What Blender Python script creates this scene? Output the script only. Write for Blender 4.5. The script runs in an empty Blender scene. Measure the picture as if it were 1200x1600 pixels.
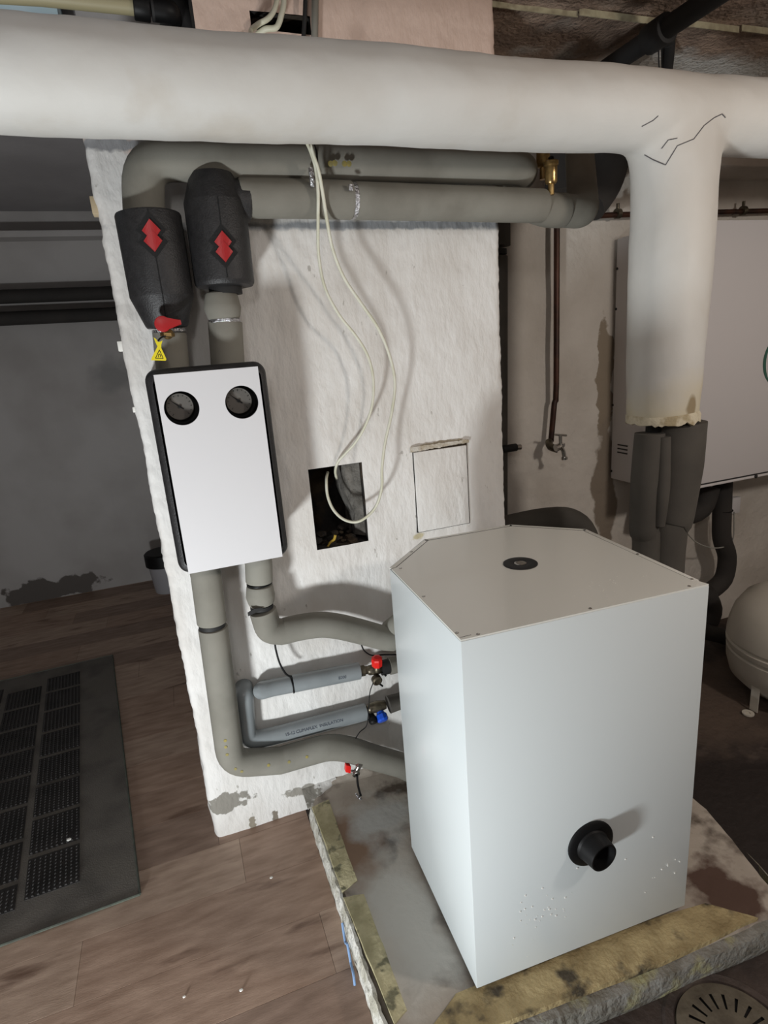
import bpy, bmesh, math, random
from mathutils import Vector, Matrix, noise
random.seed(7)
S = bpy.context.scene
COL = S.collection

# ---------------------------------------------------------------- camera
R_ = [[0.93661, 0.160955, -0.311215], [-0.341886, 0.22553, -0.912277], [-0.076647, 0.960849, 0.266262]]
cd = bpy.data.cameras.new('camera'); cam = bpy.data.objects.new('camera', cd); COL.objects.link(cam)
M_ = Matrix(R_).to_4x4(); M_.translation = Vector((0, 0, 1.65)); cam.matrix_world = M_
cd.sensor_fit = 'HORIZONTAL'; cd.sensor_width = 36.0; cd.lens = 36.0 * 917.00 / 1200.0
cd.clip_start = 0.02
S.camera = cam

# ---------------------------------------------------------------- world, lamps, exposure
wd = bpy.data.worlds.new('world'); S.world = wd; wd.use_nodes = True
wd.node_tree.nodes['Background'].inputs[0].default_value = (0.9, 0.92, 1.0, 1)
wd.node_tree.nodes['Background'].inputs[1].default_value = 0.10

def area(name, loc, target, size, power, color, spread=math.pi):
    l = bpy.data.lights.new(name, 'AREA'); l.shape = 'DISK'; l.size = size; l.energy = power; l.color = color
    l.spread = spread
    o = bpy.data.objects.new(name, l); COL.objects.link(o); o.location = loc
    o.rotation_euler = (Vector(target) - Vector(loc)).to_track_quat('-Z', 'Y').to_euler()
    return o
area('work_lamp', (-0.86, 0.36, 0.14), (-0.12, 1.22, 1.55), 0.26, 40, (0.93, 0.98, 1.0))
def point_light(name, loc, rad, power, color):
    l = bpy.data.lights.new(name, 'POINT'); l.shadow_soft_size = rad; l.energy = power; l.color = color
    o = bpy.data.objects.new(name, l); COL.objects.link(o); o.location = loc; return o
point_light('overhead_fill', (2.0, -0.1, 2.05), 0.09, 44, (1.0, 0.92, 0.84))
point_light('overhead_fill', (-0.3, -0.7, 2.40), 0.14, 19, (1.0, 0.97, 0.94))  # added fill light, unseen, to brighten the floor and cabinet front

S.view_settings.view_transform = 'Standard'
S.view_settings.look = 'None'
S.view_settings.exposure = 0.22
S.view_settings.gamma = 1.0
S.view_settings.use_curve_mapping = False

# ---------------------------------------------------------------- materials
def srgb(c):
    return tuple(((v / 255.0) / 12.92 if v / 255.0 <= 0.04045 else ((v / 255.0 + 0.055) / 1.055) ** 2.4) for v in c)

def mat(name, c, c2=None, scale=6.0, rough=0.7, metal=0.0, bump=0.0, bscale=40.0, stretch=(1, 1, 1), lo=0.4, hi=0.65,
        c3=None, scale3=3.0, lo3=0.5, hi3=0.6, blots=None, bdist=0.02, coat=0.0, bump2=0.0, bscale2=6.0, detail=6.0, spec=None):
    m = bpy.data.materials.new(name); m.use_nodes = True
    nt = m.node_tree; N = nt.nodes; L = nt.links
    b = N['Principled BSDF']
    b.inputs['Roughness'].default_value = rough; b.inputs['Metallic'].default_value = metal
    b.inputs['Coat Weight'].default_value = coat
    if spec is not None: b.inputs['Specular IOR Level'].default_value = spec
    tc = N.new('ShaderNodeNewGeometry')
    mp = N.new('ShaderNodeMapping'); mp.inputs['Scale'].default_value = stretch
    L.new(tc.outputs['Position'], mp.inputs['Vector'])
    def nz(s, d=detail):
        n = N.new('ShaderNodeTexNoise'); n.inputs['Scale'].default_value = s; n.inputs['Detail'].default_value = d
        L.new(mp.outputs[0], n.inputs['Vector']); return n.outputs['Fac']
    def ramp(f, lo, hi):
        r = N.new('ShaderNodeMapRange'); r.clamp = True
        r.inputs['From Min'].default_value = lo; r.inputs['From Max'].default_value = hi
        L.new(f, r.inputs['Value']); return r.outputs[0]
    def mix(f, a, bcol):
        x = N.new('ShaderNodeMix'); x.data_type = 'RGBA'
        L.new(f, x.inputs[0])
        if isinstance(a, tuple): x.inputs[6].default_value = (*a, 1)
        else: L.new(a, x.inputs[6])
        x.inputs[7].default_value = (*bcol, 1)
        return x.outputs[2]
    cur = srgb(c)
    if c2: cur = mix(ramp(nz(scale), lo, hi), cur, srgb(c2))
    if c3: cur = mix(ramp(nz(scale3), lo3, hi3), cur, srgb(c3))
    hmask = None
    for (ctr, rad, colr, jag, soft) in (blots or []):
        v = N.new('ShaderNodeVectorMath'); v.operation = 'SUBTRACT'
        L.new(tc.outputs['Position'], v.inputs[0]); v.inputs[1].default_value = ctr
        d = N.new('ShaderNodeVectorMath'); d.operation = 'DIVIDE'
        L.new(v.outputs[0], d.inputs[0]); d.inputs[1].default_value = rad
        ln = N.new('ShaderNodeVectorMath'); ln.operation = 'LENGTH'; L.new(d.outputs[0], ln.inputs[0])
        n = N.new('ShaderNodeTexNoise'); n.inputs['Scale'].default_value = jag; n.inputs['Detail'].default_value = 5
        L.new(tc.outputs['Position'], n.inputs['Vector'])
        ma = N.new('ShaderNodeMath'); ma.operation = 'MULTIPLY_ADD'
        L.new(n.outputs['Fac'], ma.inputs[0]); ma.inputs[1].default_value = 2.0; L.new(ln.outputs['Value'], ma.inputs[2])
        f = ramp(ma.outputs[0], 2.0 + soft, 2.0 - soft)
        cur = mix(f, cur, srgb(colr))
    if isinstance(cur, tuple): b.inputs['Base Color'].default_value = (*cur, 1)
    else: L.new(cur, b.inputs['Base Color'])
    if bump or bump2:
        prev = None
        for (st, sc_) in ((bump, bscale), (bump2, bscale2)):
            if not st: continue
            bp = N.new('ShaderNodeBump'); bp.inputs['Strength'].default_value = st; bp.inputs['Distance'].default_value = bdist
            L.new(nz(sc_), bp.inputs['Height'])
            if prev: L.new(prev, bp.inputs['Normal'])
            prev = bp.outputs[0]
        L.new(prev, b.inputs['Normal'])
    return m

MT = {}
MT['plaster'] = mat('white_lime_plaster', (226, 224, 221), (212, 208, 203), 5, 0.85, bump=0.34, bscale=30, stretch=(1.5, 1, 0.7), bump2=0.34, bscale2=7, bdist=0.018, c3=(176, 172, 166), scale3=26, lo3=0.70, hi3=0.74,
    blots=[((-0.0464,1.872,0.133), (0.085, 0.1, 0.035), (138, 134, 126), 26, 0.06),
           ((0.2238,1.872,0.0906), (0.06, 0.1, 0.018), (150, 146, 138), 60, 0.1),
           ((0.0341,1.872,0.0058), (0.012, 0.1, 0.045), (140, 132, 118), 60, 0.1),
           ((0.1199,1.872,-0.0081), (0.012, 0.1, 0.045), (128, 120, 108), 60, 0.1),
           ((0.8728,1.872,1.318), (0.09, 0.1, 0.008), (170, 160, 142), 40, 0.1),
           ((0.7652,1.872,0.9909), (0.02, 0.1, 0.012), (190, 180, 150), 40, 0.2),
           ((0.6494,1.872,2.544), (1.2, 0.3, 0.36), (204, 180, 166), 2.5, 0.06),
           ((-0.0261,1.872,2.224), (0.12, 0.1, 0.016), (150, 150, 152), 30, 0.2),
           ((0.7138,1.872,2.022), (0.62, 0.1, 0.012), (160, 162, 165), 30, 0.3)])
MT['back_plaster'] = mat('grey_white_plaster', (204, 197, 188), (188, 180, 170), 3, 0.9, bump=0.45, bscale=22, bump2=0.5, bscale2=5, bdist=0.02,
    blots=[((1.929,2.3,1.443), (0.045, 0.2, 0.26), (140, 127, 110), 12, 0.06), ((1.944,2.3,0.9161), (0.06, 0.2, 0.3), (132, 120, 106), 8, 0.1)])
MT['far_plaster'] = mat('dull_white_plaster', (176, 172, 170), (160, 155, 152), 2, 0.9, bump=0.2, bscale=12,
    blots=[((-1.107,4.85,0.0845), (0.36, 0.3, 0.09), (92, 86, 82), 9, 0.06), ((-0.346,4.85,1.625), (0.15, 0.3, 0.1), (140, 138, 136), 9, 0.5)])
MT['ceiling'] = mat('rough_brown_concrete', (160, 137, 120), (120, 101, 88), 7, 0.95, bump=0.9, bscale=18, bump2=0.8, bscale2=60, bdist=0.03, c3=(150, 142, 134), scale3=3, lo3=0.58, hi3=0.75,
    blots=[((2.3, 2.27, 2.72), (0.6, 0.12, 0.2), (190, 188, 184), 5, 0.3)])
MT['ceiling_left'] = mat('smooth_grey_ceiling', (150, 146, 146), (138, 134, 134), 2, 0.9, bump=0.2, bscale=12)
MT['groove'] = mat('pale_board_line', (160, 152, 126), (130, 120, 98), 30, 0.9)
MT['concrete'] = mat('damp_brown_concrete', (74, 62, 56), (48, 40, 37), 5, 0.75, bump=0.4, bscale=30, c3=(96, 84, 76), scale3=9, lo3=0.56, hi3=0.75, lo=0.4, hi=0.6,
    blots=[((1.573,1.173,0), (0.42, 0.32, 0.2), (38, 30, 27), 3, 0.12), ((2.003,1.747,0), (0.5, 0.25, 0.2), (92, 78, 68), 6, 0.4)])
MT['slab'] = mat('stained_plinth_concrete', (184, 174, 162), (152, 140, 128), 5, 0.72, bump=0.35, bscale=28, bdist=0.012, lo=0.35, hi=0.7, c3=(84, 72, 62), scale3=9, lo3=0.54, hi3=0.68,
    blots=[((0.42,1.501,0.085), (0.05, 0.06, 0.1), (62, 50, 42), 14, 0.15), ((0.3392,1.524,0.085), (0.09, 0.16, 0.1), (134, 108, 88), 9, 0.3),
           ((0.4618,1.616,0.085), (0.10, 0.10, 0.1), (184, 184, 180), 10, 0.4), ((0.4065,1.25,0.085), (0.10, 0.2, 0.1), (188, 184, 176), 8, 0.4),
           ((1.262,0.9597,0.085), (0.09, 0.10, 0.1), (88, 66, 56), 14, 0.2)])
MT['ochre'] = mat('ochre_stained_edge', (188, 178, 142), (160, 151, 116), 16, 0.8, bump=0.6, bscale=45, bdist=0.01, c3=(112, 108, 84), scale3=24, lo3=0.56, hi3=0.64)
MT['ochre_front'] = mat('ochre_brown_edge', (178, 160, 118), (146, 128, 90), 14, 0.8, bump=0.7, bscale=70, bdist=0.012, c3=(70, 62, 48), scale3=12, lo3=0.55, hi3=0.66)
MT['edge_white'] = mat('chipped_white_edge', (205, 203, 196), (168, 164, 150), 18, 0.85, bump=0.7, bscale=50, c3=(120, 116, 104), scale3=30, lo3=0.6, hi3=0.66, bdist=0.02)
MT['edge_grey'] = mat('rough_grey_edge', (140, 138, 132), (110, 106, 96), 18, 0.9, bump=0.8, bscale=50, c3=(158, 154, 118), scale3=12, lo3=0.55, hi3=0.66, bdist=0.02)
MT['enamel'] = mat('white_powder_coat', (208, 214, 215), None, rough=0.32, coat=0.15, bump=0.02, bscale=500, bdist=0.002)
MT['lid'] = mat('white_lid_coat', (212, 211, 204), None, rough=0.28, coat=0.2, bump=0.02, bscale=400, bdist=0.002)
MT['cabinet'] = mat('white_cabinet_coat', (206, 202, 202), None, rough=0.45)
MT['trim'] = mat('black_trim', (30, 30, 32), None, rough=0.5)
MT['foam'] = mat('grey_foam_insulation', (128, 125, 116), (119, 116, 107), 9, 0.85, bump=0.08, bscale=200, bdist=0.004, c3=(135, 133, 124), scale3=3)
MT['foam_dark'] = mat('dark_foam_insulation', (84, 80, 74), (72, 68, 63), 5, 0.85, bump=0.08, bscale=160, bdist=0.004)
MT['foam_black'] = mat('black_brown_foam', (52, 48, 45), (42, 39, 37), 5, 0.85)
MT['pvc'] = mat('grey_blue_sleeve', (136, 141, 143), (127, 132, 134), 10, 0.3, bump=0.06, bscale=60, bdist=0.005)
MT['duct'] = mat('painted_white_lagging', (206, 205, 201), (198, 195, 189), 3, 0.6, bump=0.10, bscale=14, bdist=0.02, c3=(190, 184, 174), scale3=5, lo3=0.6, hi3=0.8,
    blots=[((1.51, 1.5, 1.35), (0.3, 0.3, 0.11), (204, 194, 168), 6, 0.5), ((1.52, 1.41, 1.41), (0.016, 0.1, 0.035), (150, 134, 106), 14, 0.3)])
MT['duct_edge'] = mat('torn_cream_edge', (204, 195, 172), (168, 154, 124), 20, 0.9, bump=0.3, bscale=50, lo=0.5, hi=0.62)
MT['pencil'] = mat('crack_line', (92, 90, 92), None, rough=0.9)
MT['epp'] = mat('black_moulded_foam', (40, 39, 40), (32, 31, 32), 60, 0.5, bump=0.35, bscale=240, bdist=0.004)
MT['epp_gloss'] = mat('black_shiny_foam', (46, 46, 48), (34, 34, 36), 60, 0.34, bump=0.25, bscale=240, bdist=0.004)
MT['red'] = mat('red_plastic', (160, 24, 28), None, rough=0.4)
MT['red_bright'] = mat('bright_red_plastic', (226, 34, 28), None, rough=0.35)
MT['blue'] = mat('blue_plastic', (20, 78, 196), None, rough=0.35)
MT['black'] = mat('black_plastic', (12, 12, 13), None, rough=0.5, spec=0.25)
MT['rubber'] = mat('black_rubber', (26, 25, 25), None, rough=0.7)
MT['brass'] = mat('brass', (186, 156, 104), (160, 130, 84), 60, 0.3, 0.9)
MT['old_brass'] = mat('tarnished_brass', (112, 104, 88), (76, 70, 60), 50, 0.4, 0.8)
MT['chrome'] = mat('nickel', (184, 182, 178), None, rough=0.22, metal=1.0)
MT['copper'] = mat('dark_copper_pipe', (72, 44, 32), (44, 30, 25), 14, 0.45, 0.5)
MT['yellow'] = mat('yellow_tag', (224, 206, 30), None, rough=0.5)
MT['yellow_mark'] = mat('yellow_marker', (150, 136, 72), (128, 122, 84), 60, 0.8)
MT['cable'] = mat('cream_cable', (214, 212, 196), (200, 198, 176), 20, 0.5)
MT['cable_grey'] = mat('grey_cable', (150, 148, 140), None, rough=0.5)
MT['steel'] = mat('silver_plate', (212, 211, 213), None, rough=0.42, metal=0.0, coat=0.1)
MT['dial'] = mat('grey_dial_face', (104, 100, 95), None, rough=0.35)
MT['foil'] = mat('silver_tape', (200, 200, 204), None, rough=0.25, metal=1.0, bump=0.6, bscale=120)
MT['mat_rubber'] = mat('dusty_black_rubber', (110, 105, 99), (90, 86, 81), 7, 0.8, bump=0.5, bscale=220, bdist=0.004, c3=(108, 103, 96), scale3=3)
MT['mat_dark'] = mat('black_rubber_panel', (54, 51, 50), (42, 40, 39), 8, 0.75, bump=0.3, bscale=200, bdist=0.004)
MT['tank'] = mat('off_white_tank', (202, 196, 184), (192, 186, 174), 4, 0.4)
MT['drain'] = mat('cast_drain', (104, 96, 82), (82, 74, 62), 20, 0.7, metal=0.1, bump=0.4, bscale=60, bdist=0.006)
MT['slot'] = mat('drain_dark', (16, 14, 13), None, rough=0.9)
MT['hole'] = mat('dark_brick', (46, 42, 38), (26, 24, 22), 14, 0.95, bump=0.8, bscale=30, c3=(66, 54, 40), scale3=9)  # dark tone for recess linings, hatch gap and rubble
MT['debris'] = mat('dusty_rubble', (112, 108, 102), (84, 80, 74), 20, 0.95, bump=0.8, bscale=40)
MT['straw'] = mat('yellow_scrap', (170, 140, 50), None, rough=0.8)
MT['speck'] = mat('plaster_dust', (232, 230, 224), None, rough=0.9)
MT['board'] = mat('pale_blue_panel', (176, 196, 206), (166, 190, 196), 8, 0.7)
MT['pp_pipe'] = mat('beige_plastic_pipe', (150, 142, 112), None, rough=0.5)
MT['wood_chip'] = mat('beige_spacer', (186, 168, 138), None, rough=0.8)
MT['bucket'] = mat('pale_bucket', (150, 148, 152), None, rough=0.5)
MT['ink'] = mat('dark_print', (70, 76, 88), None, rough=0.7)
MT['ink_black'] = mat('black_print', (30, 28, 10), None, rough=0.7)
MT['green'] = mat('dark_green_print', (44, 92, 78), None, rough=0.5)
MT['seam'] = mat('black_seam', (14, 14, 15), None, rough=0.8)
WOOD = []
for i, (a, b_) in enumerate([((182, 155, 137), (150, 124, 107)), ((172, 146, 129), (142, 117, 101)), ((192, 167, 149), (160, 136, 119)), ((162, 138, 123), (132, 110, 96))]):
    WOOD.append(mat('vinyl_plank_%s' % 'abcd'[i], a, b_, 8, 0.5, bump=0.12, bscale=60, stretch=(1.0, 4.5, 1.0), detail=12, lo=0.3, hi=0.7, c3=(118, 94, 80), scale3=3.4, lo3=0.6, hi3=0.72, bdist=0.004, spec=0.35))

# ---------------------------------------------------------------- mesh helpers
def link_mesh(name, bm, m, parent=None, smooth=True, loc=None):
    me = bpy.data.meshes.new(name)
    if loc is None:
        loc = Vector((0, 0, 0))
    loc = Vector(loc)
    pl = Vector((0, 0, 0))
    p = parent
    while p is not None:
        pl += p.location; p = p.parent
    bmesh.ops.translate(bm, verts=bm.verts, vec=-(pl + loc))
    bmesh.ops.recalc_face_normals(bm, faces=bm.faces)
    bm.to_mesh(me); bm.free()
    me.materials.append(MT[m] if isinstance(m, str) else m)
    if smooth:
        for p_ in me.polygons: p_.use_smooth = True
        me.set_sharp_from_angle(angle=math.radians(38))
    o = bpy.data.objects.new(name, me); COL.objects.link(o)
    o.location = loc
    if parent: o.parent = parent
    return o

def thing(name, label, cat, loc, group=None):
    o = bpy.data.objects.new(name, None); COL.objects.link(o); o.location = loc
    o['label'] = label; o['category'] = cat
    if group: o['group'] = group
    return o
def tag(o, label, cat, group=None, kind=None):
    o['label'] = label; o['category'] = cat
    if group: o['group'] = group
    if kind: o['kind'] = kind
    return o
def struct(name, bm, m, smooth=True):
    o = link_mesh(name, bm, m, None, smooth); o['kind'] = 'structure'; return o

def box(bm, lo, hi, bev=0.0, seg=2):
    r = bmesh.ops.create_cube(bm, size=1.0)
    vs = r['verts']
    c = [(lo[i] + hi[i]) / 2 for i in range(3)]; s = [abs(hi[i] - lo[i]) for i in range(3)]
    for v in vs: v.co = Vector((c[0] + v.co.x * s[0], c[1] + v.co.y * s[1], c[2] + v.co.z * s[2]))
    if bev > 0:
        es = list({e for v in vs for e in v.link_edges})
        bmesh.ops.bevel(bm, geom=es, offset=bev, segments=seg, profile=0.5, affect='EDGES')
    return vs
def B(lo, hi, bev=0.0, seg=2):
    bm = bmesh.new(); box(bm, lo, hi, bev, seg); return bm

def catmull(pts, n=6, radii=None):
    P = [Vector(p) for p in pts]; out = []; rr = []
    if radii is None: radii = [1.0] * len(P)
    for i in range(len(P) - 1):
        p0 = P[max(i - 1, 0)]; p1 = P[i]; p2 = P[i + 1]; p3 = P[min(i + 2, len(P) - 1)]
        for k in range(n):
            t = k / n
            a = (2 * p1 + (p2 - p0) * t + (2 * p0 - 5 * p1 + 4 * p2 - p3) * t * t + (-p0 + 3 * p1 - 3 * p2 + p3) * t ** 3) * 0.5
            out.append(a); rr.append(radii[i] * (1 - t) + radii[i + 1] * t)
    out.append(P[-1]); rr.append(radii[-1])
    return out, rr

def rounded(pts, rad, n=6):
    """polyline with circular-ish bends of radius rad"""
    P = [Vector(p) for p in pts]; out = [P[0]]
    for i in range(1, len(P) - 1):
        a, b, c = P[i - 1], P[i], P[i + 1]
        d1 = (a - b); d2 = (c - b)
        r = min(rad, d1.length * 0.48, d2.length * 0.48)
        s = b + d1.normalized() * r; e = b + d2.normalized() * r
        for k in range(n + 1):
            t = k / n
            out.append(s * (1 - t) ** 2 + b * 2 * t * (1 - t) + e * t * t)
    out.append(P[-1]); return out

def tube(bm, pts, r, seg=20, smooth=0, radii=None, cap=True, dome=0.0):
    rr = radii
    if smooth:
        pts, rr = catmull(pts, smooth, radii if radii else [r] * len(pts))
    else:
        pts = [Vector(p) for p in pts]
    if rr is None: rr = [r] * len(pts)
    if dome > 0:   # rounded lips at both ends
        a, b = pts[0], pts[1]; d = (a - b).normalized()
        c, e = pts[-1], pts[-2]; g = (c - e).normalized()
        pts = [a + d * dome, a + d * dome * 0.6] + list(pts) + [c + g * dome * 0.6, c + g * dome]
        rr = [rr[0] - dome, rr[0] - dome * 0.25] + list(rr) + [rr[-1] - dome * 0.25, rr[-1] - dome]
    n = len(pts); rings = []
    t0 = (pts[1] - pts[0]).normalized()
    up = Vector((0, 0, 1)) if abs(t0.z) < 0.9 else Vector((0, 1, 0))
    nrm = (up - t0 * up.dot(t0)).normalized()
    for i in range(n):
        if i == 0: t = (pts[1] - pts[0])
        elif i == n - 1: t = (pts[-1] - pts[-2])
        else: t = (pts[i + 1] - pts[i - 1])
        t = t.normalized() if t.length > 1e-9 else t0
        nrm = (nrm - t * nrm.dot(t)).normalized()
        bi = t.cross(nrm)
        ring = [bm.verts.new(pts[i] + (nrm * math.cos(2 * math.pi * k / seg) + bi * math.sin(2 * math.pi * k / seg)) * rr[i]) for k in range(seg)]
        rings.append(ring)
    for i in range(n - 1):
        for k in range(seg):
            bm.faces.new((rings[i][k], rings[i][(k + 1) % seg], rings[i + 1][(k + 1) % seg], rings[i + 1][k]))
    if cap:
        bm.faces.new(rings[0][::-1]); bm.faces.new(rings[-1])
    return rings
def T(pts, r, seg=20, smooth=0, radii=None, dome=0.0):
    bm = bmesh.new(); tube(bm, pts, r, seg, smooth, radii, True, dome); return bm

def lathe(bm, base, axis, prof, seg=32):
    """prof: list of (radius, height along axis)"""
    a = Vector(axis).normalized(); base = Vector(base)
    up = Vector((0, 0, 1)) if abs(a.z) < 0.9 else Vector((1, 0, 0))
    n = (up - a * up.dot(a)).normalized(); b = a.cross(n); rings = []
    for r, h in prof:
        c = base + a * h
        rings.append([bm.verts.new(c + (n * math.cos(2 * math.pi * k / seg) + b * math.sin(2 * math.pi * k / seg)) * max(r, 1e-4)) for k in range(seg)])
    for i in range(len(rings) - 1):
        for k in range(seg):
            bm.faces.new((rings[i][k], rings[i][(k + 1) % seg], rings[i + 1][(k + 1) % seg], rings[i + 1][k]))
    bm.faces.new(rings[0][::-1]); bm.faces.new(rings[-1])
def LA(base, axis, prof, seg=32):
    bm = bmesh.new(); lathe(bm, base, axis, prof, seg); return bm

def prism(bm, poly, z0, z1):
    lo = [bm.verts.new((p[0], p[1], z0)) for p in poly]; hi = [bm.verts.new((p[0], p[1], z1)) for p in poly]
    n = len(poly)
    for i in range(n): bm.faces.new((lo[i], lo[(i + 1) % n], hi[(i + 1) % n], hi[i]))
    bm.faces.new(lo[::-1]); bm.faces.new(hi)
def plate(bm, pts, off):
    """closed polygon of 3D points extruded by vector off"""
    off = Vector(off)
    a = [bm.verts.new(Vector(p)) for p in pts]; b = [bm.verts.new(Vector(p) + off) for p in pts]; n = len(pts)
    for i in range(n): bm.faces.new((a[i], a[(i + 1) % n], b[(i + 1) % n], b[i]))
    bm.faces.new(a[::-1]); bm.faces.new(b)

def fbm(p, s):
    p = Vector(p) * s
    return noise.noise(p) + 0.5 * noise.noise(p * 2.1) + 0.25 * noise.noise(p * 4.3)

def text_obj(txt, size, origin, xdir, normal, m, parent, depth=0.0006, name='lettering'):
    cu = bpy.data.curves.new(name, 'FONT'); cu.body = txt; cu.size = size; cu.extrude = depth
    cu.align_x = 'CENTER'; cu.align_y = 'CENTER'
    tmp = bpy.data.objects.new('tmp', cu); COL.objects.link(tmp)
    dg = bpy.context.evaluated_depsgraph_get()
    me = bpy.data.meshes.new_from_object(tmp.evaluated_get(dg))
    bpy.data.objects.remove(tmp); bpy.data.curves.remove(cu)
    x = Vector(xdir).normalized(); z = Vector(normal).normalized(); z = (z - x * z.dot(x)).normalized(); y = z.cross(x)
    mx = Matrix((x, y, z)).transposed().to_4x4(); mx.translation = Vector(origin)
    bm = bmesh.new(); bm.from_mesh(me); bpy.data.meshes.remove(me)
    bmesh.ops.transform(bm, matrix=mx, verts=bm.verts)
    return link_mesh(name, bm, m, parent, smooth=False)

# ================================================================ STRUCTURE
PX0, PX1, PY = -0.100, 1.128, 1.872       # pillar left, right, front
CEIL = 2.72
# --- floor: damp concrete slab with vinyl planks laid on the left
fl = struct('floor', B((-2.7, -2.6, -0.12), (4.3, 5.0, -0.004)), 'concrete', False)
ROWY = 1.640; PW = 0.2
rows = {0: -0.02, 1: 0.36, -1: -0.51, -2: 0.177, -3: -0.30}
def plank_piece(x0, x1, y0, y1, i):
    bm = B((x0 + 0.0004, y0 + 0.0004, -0.0035), (x1 - 0.0004, y1 - 0.0004, 0.0), 0.0006, 1)
    o = link_mesh('plank', bm, WOOD[i % 4], fl, False)
    return o
cnt = 0
rp = random.Random(3)
for r_i in range(-13, 17):
    y0 = ROWY + r_i * PW + (0.0 if r_i != 99 else 0); y1 = y0 + PW
    if y1 > 4.86: y1 = 4.86
    if y0 > 4.84: break
    off = rows.get(r_i, None)
    if off is None: off = rp.uniform(-0.6, 0.6)
    x = off - 3 * 1.22
    while x < 0.3:
        a, b = x, x + 1.22
        lim = 0.232 if y0 < 1.80 else -0.09
        a2, b2 = max(a, -2.65), min(b, lim)
        if y0 < 1.80 < y1 and False: pass
        if b2 - a2 > 0.03:
            plank_piece(a2, b2, y0, y1, rp.randint(0, 3)); cnt += 1
        x += 1.22
# the strip of planks that reaches the foot of the pillar
plank_piece(-0.09, 0.232, 1.840, 1.905, 1)

# --- pillar sheet with chimney openings
def pillar():
    bm = bmesh.new()
    step = 0.012
    prof = []          # (x, y, nx, ny)
    y = 2.30
    rc = 0.022
    while y > PY + rc: prof.append((PX0, y, -1, 0)); y -= 0.03
    for k in range(5):
        a = math.pi / 2 * k / 4
        prof.append((PX0 + rc - rc * math.cos(a), PY + rc - rc * math.sin(a), -math.cos(a), -math.sin(a)))
    x = PX0 + rc + step
    while x < PX1 - rc: prof.append((x, PY, 0, -1)); x += step
    for k in range(5):
        a = math.pi / 2 * (1 - k / 4)
        prof.append((PX1 - rc + rc * math.cos(a), PY + rc - rc * math.sin(a), math.cos(a), -math.sin(a)))
    y = PY + rc + 0.03
    while y <= 2.301: prof.append((PX1, y, 1, 0)); y += 0.03
    nz = int(CEIL / step) + 1
    HO = [(0.388, 0.573, 1.010, 1.290), (0.370, 0.537, 2.512, 2.556)]
    def snap(x, z):
        for (a, b, c, d) in HO:
            if a - 0.02 < x < b + 0.02:
                for q in (c, d):
                    if abs(z - q) <= step / 2 + 1e-6: z = q
            if c - 0.02 < z < d + 0.02:
                for q in (a, b):
                    if abs(x - q) <= step / 2 + 1e-6: x = q
        return x, z
    grid = []
    for (x, y, nx, ny) in prof:
        colv = []
        for j in range(nz):
            z = min(j * step, CEIL)
            xx, zz = snap(x, z) if ny == -1 and nx == 0 else (x, z)
            if abs(nx) < 1 and xx < 0.05 and nx != 0: pass
            d = 0.0045 * fbm((xx, y, zz), 3.1) + 0.0022 * fbm((xx * 1.6, y, zz), 14)
            if nx != 0 and xx < 0.5:   # crumbly left arris
                d += 0.006 * fbm((0.3, y, zz), 9) * abs(nx) + 0.003 * noise.noise(Vector((1, y * 20, zz * 45)))
            if nx != 0 and xx > 0.5:
                d += 0.0035 * noise.noise(Vector((1, y * 10, zz * 50)))
            colv.append(bm.verts.new((xx + nx * d, y + ny * d, zz)))
        grid.append(colv)
    for i in range(len(grid) - 1):
        for j in range(nz - 1):
            a, b, c, d = grid[i][j], grid[i + 1][j], grid[i + 1][j + 1], grid[i][j + 1]
            cx = (a.co.x + c.co.x) / 2; cz = (a.co.z + c.co.z) / 2; cy = (a.co.y + c.co.y) / 2
            skip = False
            for (h0, h1, z0, z1) in HO:
                if h0 - 0.003 < cx < h1 + 0.003 and z0 - 0.003 < cz < z1 + 0.003 and cy < 1.9: skip = True
            if cz > 2.268 and cx < 0.224 + 0.004 * noise.noise(Vector((0, 0, cz * 30))): skip = True
            if not skip: bm.faces.new((a, b, c, d))
    bmesh.ops.delete(bm, geom=[v for v in bm.verts if not v.link_faces], context='VERTS')
    return bm
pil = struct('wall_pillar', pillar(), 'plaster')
# reveals: hollow behind the soot-door hole, cable hole, notch top
bm = bmesh.new()
def reveal(bm, x0, x1, z0, z1, y0, y1):
    v = [bm.verts.new(p) for p in ((x0, y0, z0), (x1, y0, z0), (x1, y0, z1), (x0, y0, z1), (x0 - .02, y1, z0 - .02), (x1 + .02, y1, z0 - .02), (x1 + .02, y1, z1 + .02), (x0 - .02, y1, z1 + .02))]
    for f in ((0, 1, 5, 4), (1, 2, 6, 5), (2, 3, 7, 6), (3, 0, 4, 7), (4, 5, 6, 7)): bm.faces.new([v[i] for i in f])
reveal(bm, 0.388, 0.573, 1.010, 1.290, PY + 0.002, 2.12)
reveal(bm, 0.370, 0.537, 2.512, 2.556, PY + 0.002, 2.1)
link_mesh('flue_lining', bm, 'hole', pil, False)
bm = bmesh.new()
box(bm, (-0.085, PY + 0.02, 2.22), (0.226, 2.3, 2.27)); box(bm, (0.222, PY + 0.01, 2.25), (0.24, 2.3, CEIL))
link_mesh('ledge', bm, 'hole', pil, False)

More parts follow.
